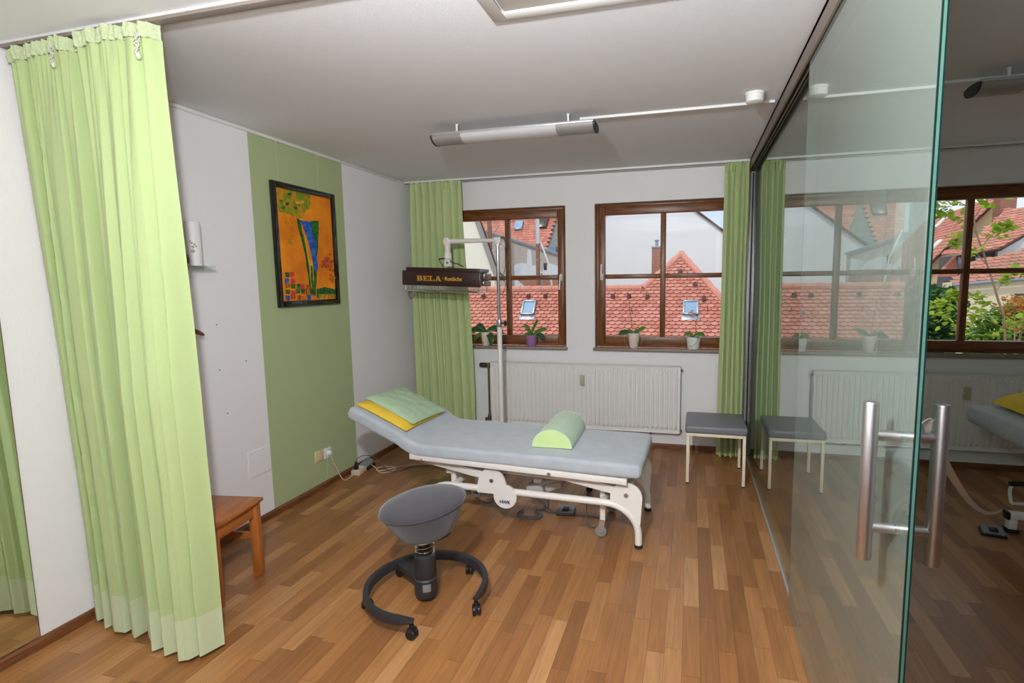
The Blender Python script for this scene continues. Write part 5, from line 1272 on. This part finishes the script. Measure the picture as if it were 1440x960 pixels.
m = MB(); m.tube([(-5.65, 17, 3.6), (-5.3, 17, 4.0)], .02, 6); m.tube([(-5.75, 16.9, 2.9), (-5.2, 16.95, 3.1)], .02, 6); m.build('stay', M['zinc'], t)
# large red roof far behind
t = thing('house', 'large distant house whose plain red roof closes the view behind the flue pipe', 'house', (-16, 56, GZ), group='houses outside the windows')
O2 = Vector((-40, 58, 16.0)); D2 = Vector((0, -.62, -.78)).normalized(); poly2 = [(0, 0), (40.5, 0), (40.5, 17), (0, 17)]
m = MB(); tiles(m, O2, (1, 0, 0), D2, [(12, 5), (40.5, 5), (40.5, 17), (12, 17)], tw=.36, th=.36, lift=.03, arc=.10, seed=9); m.face([O2 + Vector((u, 0, 0)) + D2 * v + Vector((0, .03, -.03)) for u, v in poly2], 0); m.build('roof_tiles', TM, t, smooth=20, recalc=False)
m = MB(); m.span((-39.5, 49, GZ), (.3, 66, 3.2)); m.prism([(-39.5, 49, 3.2), (-39.5, 57.8, 15.5), (-39.5, 67, 3.2)], (0, 0, 0), (.3, 0, 0)); m.prism([(0, 49, 3.2), (0, 57.8, 15.5), (0, 67, 3.2)], (0, 0, 0), (.3, 0, 0)); m.build('wall', M['render_w'], t, smooth=0)
def on2(x, z): v = (16.0 - z) / (-D2.z); return Vector((x, 0, 0)) + Vector((0, O2.y, 16.0)) + D2 * v
for (x, z, w_, h_, mm) in ((-15.6, 7.7, .9, 1.2, 'skyglass'), (-13.0, 8.2, 1.2, 2.2, 'dark_win'), (-11.25, 7.4, .7, .6, 'zinc')):
    m = MB(); c = on2(x, z) + Vector((0, -.15, .1)); m.box(c, (w_, h_, .25), 0, .02, rot=Matrix.Rotation(math.atan2(.78, .62), 3, 'X')); m.build('roof_window', M[mm], t)
m = MB(); p = on2(-22, 8.35); m.tube([p + Vector((0, -.2, .2)), on2(-8, 8.35) + Vector((0, -.2, .2))], .05, 6); m.build('snow_guard', M['cream_steel'], t)
# stepped stone gable
t = thing('stepped_gable', 'grey stone gable with stepped edge beyond the flue pipe', 'gable', (-8.4, 40, GZ))
st = []; n = 11
for k in range(n):
    x = -9.75 + (k + 0) * (1.30 / n); z = 3.3 + k * (3.75 / n); st += [(x, 0, z), (x, 0, z + 3.75 / n)]
poly = [(-9.8, 0, GZ)] + st + [(-8.42, 0, 7.3), (-8.25, 0, 6.6), (-7.9, 0, 5.4), (-7.3, 0, 4.6), (-6.6, 0, 4.2), (-6.6, 0, GZ)]
m = MB(); m.prism(poly, (0, 40, 0), (0, 40.6, 0)); m.build('gable_wall', M['stone_grey'], t, smooth=0)
m = MB()
for k in range(n): x = -9.75 + k * (1.30 / n); z = 3.3 + (k + 1) * (3.75 / n); m.span((x - .10, 39.9, z - .02), (x + .16, 40.7, z + .07))
m.build('step_slab', M['roof_dark'], t, smooth=0)
m = MB(); m.span((-9.25, 39.6, 1.0), (-8.5, 40, 4.6), 0, .02); m.build('sheet_cladding', M['blue_sheet'], t)
# houses seen through the right-hand window
t = thing('house', 'ochre gabled house with pale red roof and white roof lights', 'house', (15, 24, GZ), group='houses outside the windows')
g0 = Vector((16.131, 24, 5.144)); Dv = Vector((-2.775, 0, -3.101)).normalized(); Uv = Vector((.11, 1, 0)).normalized()
m = MB(); m.prism([(12.3, 24, GZ), (19.9, 24, GZ), (19.9, 24, .9), (16.131, 24, 5.05), (12.3, 24, .85)], (0, 0, 0), (.11 * 9, 9, 0)); m.build('gable_wall', M['render_y'], t, smooth=0)
g1 = g0 + Dv * 5.9; m = MB(); go = g0 + Vector((0, -.30, .10))
tiles(m, go, Uv, Dv, [(0, 0), (11.5, 0), (11.5, 5.9), (0, 5.9)], tw=.26, th=.24, lift=.025, arc=.08, seed=3); m.face([go + Uv * u + Dv * v for u, v in ((0, 0), (11.5, 0), (11.5, 5.9), (0, 5.9))]); m.build('roof_tiles', TM, t, smooth=20, recalc=False)
m = MB(); m.prism([g0 + Vector((0, -.34, .12)), g1 + Vector((0, -.34, .12)), g1 + Vector((0, -.34, -.06)), g0 + Vector((0, -.34, -.06))], (0, 0, 0), (0, .10, 0)); m.build('verge_board', M['roof_dark'], t, smooth=0)
Ng = Uv.cross(Dv); Ng = Ng if Ng.z > 0 else -Ng; Rg = Matrix((Uv, -Dv, Ng)).transposed()
for u, v in ((6.4, .85), (2.1, 2.9)): m = MB(); m.box(go + Uv * u + Dv * v + Ng * .06, (.55, .78, .10), 0, .02, rot=Rg); m.build('roof_window', M['white_plastic'], t)
t = thing('house', 'house with orange red roof and dark dormer, brick stack on top, below the ochre gable', 'house', (15.5, 20, GZ), group='houses outside the windows')
A_, B2, C_, E_ = Vector((15.493, 22.0, 4.414)), Vector((19.5, 20.7, 4.26)), Vector((16.9, 20.9, 4.0)), Vector((12.688, 19.0, 2.424))
M2 = Vector((13.992, 19.0, 2.656)); U3 = (M2 - E_).normalized(); Nn = U3.cross(A_ - E_).normalized(); Nn = Nn if Nn.z > 0 else -Nn
D3 = U3.cross(Nn).normalized(); D3 = D3 if D3.z < 0 else -D3
Cc = lambda p: ((Vector(p) - A_).dot(U3), (Vector(p) - A_).dot(D3))
rp_ = [Cc(q) for q in (A_, (16.41, 21.598, 4.378), (18.2, 20.9, 4.32), (16.012, 20.292, 3.658), (15.038, 19.674, 3.177), M2, E_)]
m = MB(); tiles(m, A_, U3, D3, rp_, tw=.26, th=.22, lift=.025, arc=.08, seed=8); m.face([A_ + U3 * u + D3 * v - Nn * .01 for u, v in rp_]); m.build('roof_tiles', [M['tile_b'], M['tile_old'], M['tile_a']], t, smooth=20, recalc=False)
m = MB(); m.tube([E_ + Vector((0, -.05, -.06)), M2 + Vector((0, -.05, -.06))], .06, 8); m.build('gutter', M['roof_dark'], t)
m = MB(); m.tube([M2 + Vector((0, -.05, -.04)), (15.038, 19.62, 3.13), (16.012, 20.24, 3.61), (18.2, 20.85, 4.28)], .06, 8); m.build('verge_board', M['roof_dark'], t)
m = MB(); m.prism([(12.56, 19.25, GZ), (13.95, 19.25, GZ), (13.95, 19.25, 2.6), (12.72, 19.25, 2.4)], (0, 0, 0), (0, 1.6, 0)); m.build('dormer_wall', M['dark_win'], t, smooth=0)
for xa, xb in ((12.72, 12.98), (13.3, 13.5), (13.66, 13.84)): m = MB(); m.span((xa, 19.2, 1.85), (xb, 19.26, 2.34), 0, .01); m.build('window', M['zinc'], t)
m = MB(); m.prism([(13.97, 19.1, GZ), (17.8, 20.4, GZ), (17.8, 20.4, 3.9), (16.0, 20.1, 3.45), (15.0, 19.6, 3.05), (13.97, 19.1, 2.58)], (0, 0, 0), (.3, 1.0, 0)); m.build('wall', M['render_w'], t, smooth=0)
m = MB(); m.prism([(12.15, 18.75, 2.46), (12.62, 18.75, 2.46), (12.62, 18.9, 2.63), (12.32, 18.9, 2.62)], (0, 0, 0), (0, .5, 0)); m.prism([(12.0, 19.1, 1.6), (12.72, 19.1, 1.6), (12.70, 19.3, 2.38)], (0, 0, 0), (0, .3, 0)); m.build('dormer_roof', M['tile_c'], t, smooth=0)
m = MB(); m.span((15.42, 22.3, 3.6), (16.0, 22.9, 4.95)); m.build('chimney', M['brick'], t, smooth=0)
t = thing('house', 'cream house with weathered lower roof and metal gutter behind the green trees', 'house', (14.5, 17, GZ), group='houses outside the windows')
Ze = lambda x: 1.38 + .089 * (x - 12.049)
P1, P2, P3, P4, P5 = Vector((11.6, 16.8, Ze(11.6))), Vector((18.5, 16.8, Ze(18.5))), Vector((18.5, 19.5, 4.6)), Vector((14.842, 18.4, 2.977)), Vector((13.92, 18.4, 2.158))
Pw = Vector((12.6, 18.1, 1.95))
U3 = (P2 - P1).normalized(); Nn = U3.cross(Vector((14.436, 18.4, 2.52)) - P1).normalized(); Nn = Nn if Nn.z > 0 else -Nn; D3 = U3.cross(Nn).normalized(); D3 = D3 if D3.z < 0 else -D3
Cc = lambda p: ((Vector(p) - P1).dot(U3), (Vector(p) - P1).dot(D3))
rp_ = [Cc(P1), Cc(P2), Cc(P3), Cc(P4), Cc(P5), Cc(Pw)]
m = MB(); tiles(m, P1, U3, D3, rp_, tw=.26, th=.22, lift=.025, arc=.08, seed=12); m.face([P1 + U3 * u + D3 * v - Nn * .01 for u, v in rp_]); m.build('roof_tiles', [M['tile_old'], M['tile_a'], M['tile_old']], t, smooth=20, recalc=False)
m = MB(); m.tube([P1 + Vector((0, -.06, -.05)), P2 + Vector((0, -.06, -.05))], .06, 8); m.build('gutter', M['zinc'], t)
m = MB(); m.prism([(11.8, 16.95, GZ), (18.4, 16.95, GZ), (18.4, 16.95, Ze(18.4)), (11.8, 16.95, Ze(11.8))], (0, 0, 0), (0, 1.1, 0)); m.build('wall', M['render_y2'], t, smooth=0)
m = MB(); m.span((13.55, 16.88, -.3), (14.2, 16.97, .98), 0, .01); m.build('window', M['dark_win'], t)

def leafcloud(m, centers, n, size, seed, mi=0, flat=.5):
    rr = random.Random(seed)
    for _ in range(n):
        c, r = rr.choice(centers); th_ = rr.uniform(0, 2 * PI); cz = rr.uniform(-1, 1); q = r * rr.random() ** .33; s_ = math.sqrt(1 - cz * cz)
        p = Vector(c) + Vector((q * s_ * math.cos(th_), q * s_ * math.sin(th_), q * cz * .9))
        a = Vector((rr.gauss(0, 1), rr.gauss(0, 1), rr.gauss(0, flat))).normalized(); b = a.cross(Vector((rr.gauss(0, .5), rr.gauss(0, .5), 1))).normalized(); L_ = size * rr.uniform(.7, 1.3); w_ = L_ * .42; nn = a.cross(b)
        V = [m.bm.verts.new(v) for v in (p, p + a * L_ * .35 + b * w_ + nn * .1 * L_, p + a * L_ * .8 + b * w_ * .6, p + a * L_, p + a * L_ * .8 - b * w_ * .6, p + a * L_ * .35 - b * w_ + nn * .1 * L_)]
        f = m.bm.faces.new(V); f.material_index = mi
def tree(name, label, base, centers, n, size, mt, seed, tr=.10):
    t = thing(name, label, 'tree', base, group='trees outside the far window')
    m = MB(); top = Vector(centers[0][0]); m.tube([base, (Vector(base) * .45 + top * .55) + Vector((.1, 0, 0)), top], [tr, tr * .75, tr * .4], 10)
    for c, r in centers[1:]: m.tube([(Vector(base) * .4 + top * .6), (Vector(c) + top) / 2 - Vector((0, 0, .2)), c], [tr * .5, tr * .35, tr * .15], 8)
    m.build('trunk', M['twig'], t)
    m = MB(); leafcloud(m, centers, n, size, seed); m.build('crown', mt, t, smooth=0, recalc=False)
tree('leafy_tree', 'dense dark green tree outside the window beyond the glass partition', (9.6, 13.5, GZ), [((9.55, 13.5, .55), .95), ((9.0, 13.3, 0), .8), ((10.0, 13.6, -.1), .8), ((9.4, 13.4, -.6), .9), ((10.2, 13.8, .75), .55)], 6500, .15, M['foliage'], 3, .14)
tree('leafy_tree', 'mid green bushy tree beside the darker one outside the window', (10.0, 10.3, GZ), [((10.15, 10.3, .35), .62), ((9.7, 10.2, -.05), .55), ((10.6, 10.4, .5), .6), ((10.1, 10.2, -.35), .7), ((10.9, 10.3, -.05), .6)], 6000, .11, M['foliage_m'], 6, .10)
tree('leafy_tree', 'small orange tinged tree outside the window beyond the partition', (9.55, 8.6, GZ), [((9.45, 8.6, .95), .30), ((9.75, 8.6, .7), .42), ((9.9, 8.7, 1.05), .3)], 230, .11, M['foliage_o'], 8, .03)
t = thing('young_tree', 'slender young tree with bright yellow green leaves close to the window', 'tree', (7.66, 5.0, GZ), group='trees outside the far window')
tp = spline([(7.66, 5, GZ), (7.62, 5, -1.5), (7.57, 5, .6), (7.42, 5, 1.25), (7.2, 5, 1.9), (7.05, 5, 2.35), (6.98, 5, 2.9), (6.95, 5, 3.3)], 8)
m = MB(); m.tube(tp, [.024 * (1 - .7 * i / (len(tp) - 1)) for i in range(len(tp))], 10)
brs = []
for (z0_, dx, dy, dz) in ((1.0, -.55, .1, .25), (1.3, .35, .2, .3), (1.75, -.45, -.1, .35), (2.0, .3, .1, .3), (2.25, -.4, .1, .35), (2.45, .25, -.1, .4), (.75, -.85, .1, .35), (.75, .5, 0, .2), (2.6, -.5, 0, .15)):
    p = min(tp, key=lambda q: abs(q.z - z0_)); e = p + Vector((dx, dy, dz)); mid = (p + e) / 2 + Vector((0, 0, .06)); m.tube([p, mid, e], [.009, .006, .003], 6); brs.append((p, mid, e))
m.build('trunk', M['twig'], t)
m = MB(); cs = []
for p, mid, e in brs: cs += [(e, .14), (mid, .12), (e + (e - mid) * .3, .10)]
cs += [(Vector((7.5, 5, .85)), .2), (Vector((6.75, 5, .95)), .22), (Vector((7.75, 5.1, .8)), .2), (Vector((6.95, 5, .8)), .2)]
leafcloud(m, cs, 620, .105, 5); m.build('leaves', M['foliage_l'], t, smooth=0, recalc=False)

# ------------------------------------------------------------------ light
w = bpy.data.worlds.new('sky'); sc.world = w; w.use_nodes = True
nt = w.node_tree; bg = nt.nodes['Background']
tc = nt.nodes.new('ShaderNodeTexCoord'); n = nt.nodes.new('ShaderNodeTexNoise'); n.inputs['Scale'].default_value = 2.2; n.inputs['Detail'].default_value = 6
r = nt.nodes.new('ShaderNodeValToRGB'); r.color_ramp.elements[0].color = (.62, .76, .98, 1); r.color_ramp.elements[1].color = (.95, .97, 1.0, 1); r.color_ramp.elements[0].position = .38; r.color_ramp.elements[1].position = .58
nt.links.new(tc.outputs['Generated'], n.inputs['Vector']); nt.links.new(n.outputs['Fac'], r.inputs[0]); nt.links.new(r.outputs[0], bg.inputs['Color'])
bg.inputs['Strength'].default_value = 1.08
def light(name, kind, loc, energy, target=None, size=None, color=(1, 1, 1), sizey=None):
    l = bpy.data.lights.new(name, kind); l.energy = energy; l.color = color
    o = bpy.data.objects.new(name, l); COL.objects.link(o); o.location = loc
    if size and kind == 'AREA':
        l.size = size
        if sizey: l.shape = 'RECTANGLE'; l.size_y = sizey
    if target is not None: o.rotation_euler = (Vector(target) - Vector(loc)).to_track_quat('-Z', 'Y').to_euler()
    return o
s = light('sun', 'SUN', (0, 0, 10), 1.7, (4.5, 7, -2), color=(1, .96, .90)); s.data.angle = math.radians(3)
# photographer's flash: most of it bounced off the ceiling behind the camera, a little straight ahead
light('flash', 'AREA', (2.238, -4.6, 2.2), 66, (2.5, 0, 1.3), .08, (.955, .98, 1))
light('bounced_flash', 'AREA', (2.4, -5.25, 1.62), 62, (2.4, -5.25, 2.55), .5, (.955, .98, 1))

# ------------------------------------------------------------------ camera
yaw, pitch, roll = .255870437, -.112018375, -.0126825069
cy_, sy_, cp, sp_ = math.cos(yaw), math.sin(yaw), math.cos(pitch), math.sin(pitch)
F = Vector((-sy_ * cp, cy_ * cp, sp_)); R0 = Vector((cy_, sy_, 0)); U0 = R0.cross(F); c, s_ = math.cos(roll), math.sin(roll)
R1 = R0 * c + U0 * s_; U1 = U0 * c - R0 * s_
cam = bpy.data.cameras.new('camera'); co = bpy.data.objects.new('camera', cam); COL.objects.link(co)
cam.sensor_width = 36; cam.sensor_fit = 'HORIZONTAL'; cam.lens = 748.118 * 36 / 1440
cam.shift_x = -(776.803 - 720) / 1440; cam.shift_y = (481.303 - 480) / 1440
cam.clip_start = .02; cam.clip_end = 300
Mx = Matrix((R1, U1, -F)).transposed().to_4x4(); Mx.translation = (2.73349655, -4.95390876, 1.55877586); co.matrix_world = Mx
sc.camera = co
finish_props()
vs = sc.view_settings; vs.view_transform = 'Standard'; vs.look = 'None'; vs.gamma = 1; vs.exposure = 0.0; vs.use_curve_mapping = False
sc.cycles.max_bounces = 12; sc.cycles.transparent_max_bounces = 24; sc.cycles.sample_clamp_indirect = 4
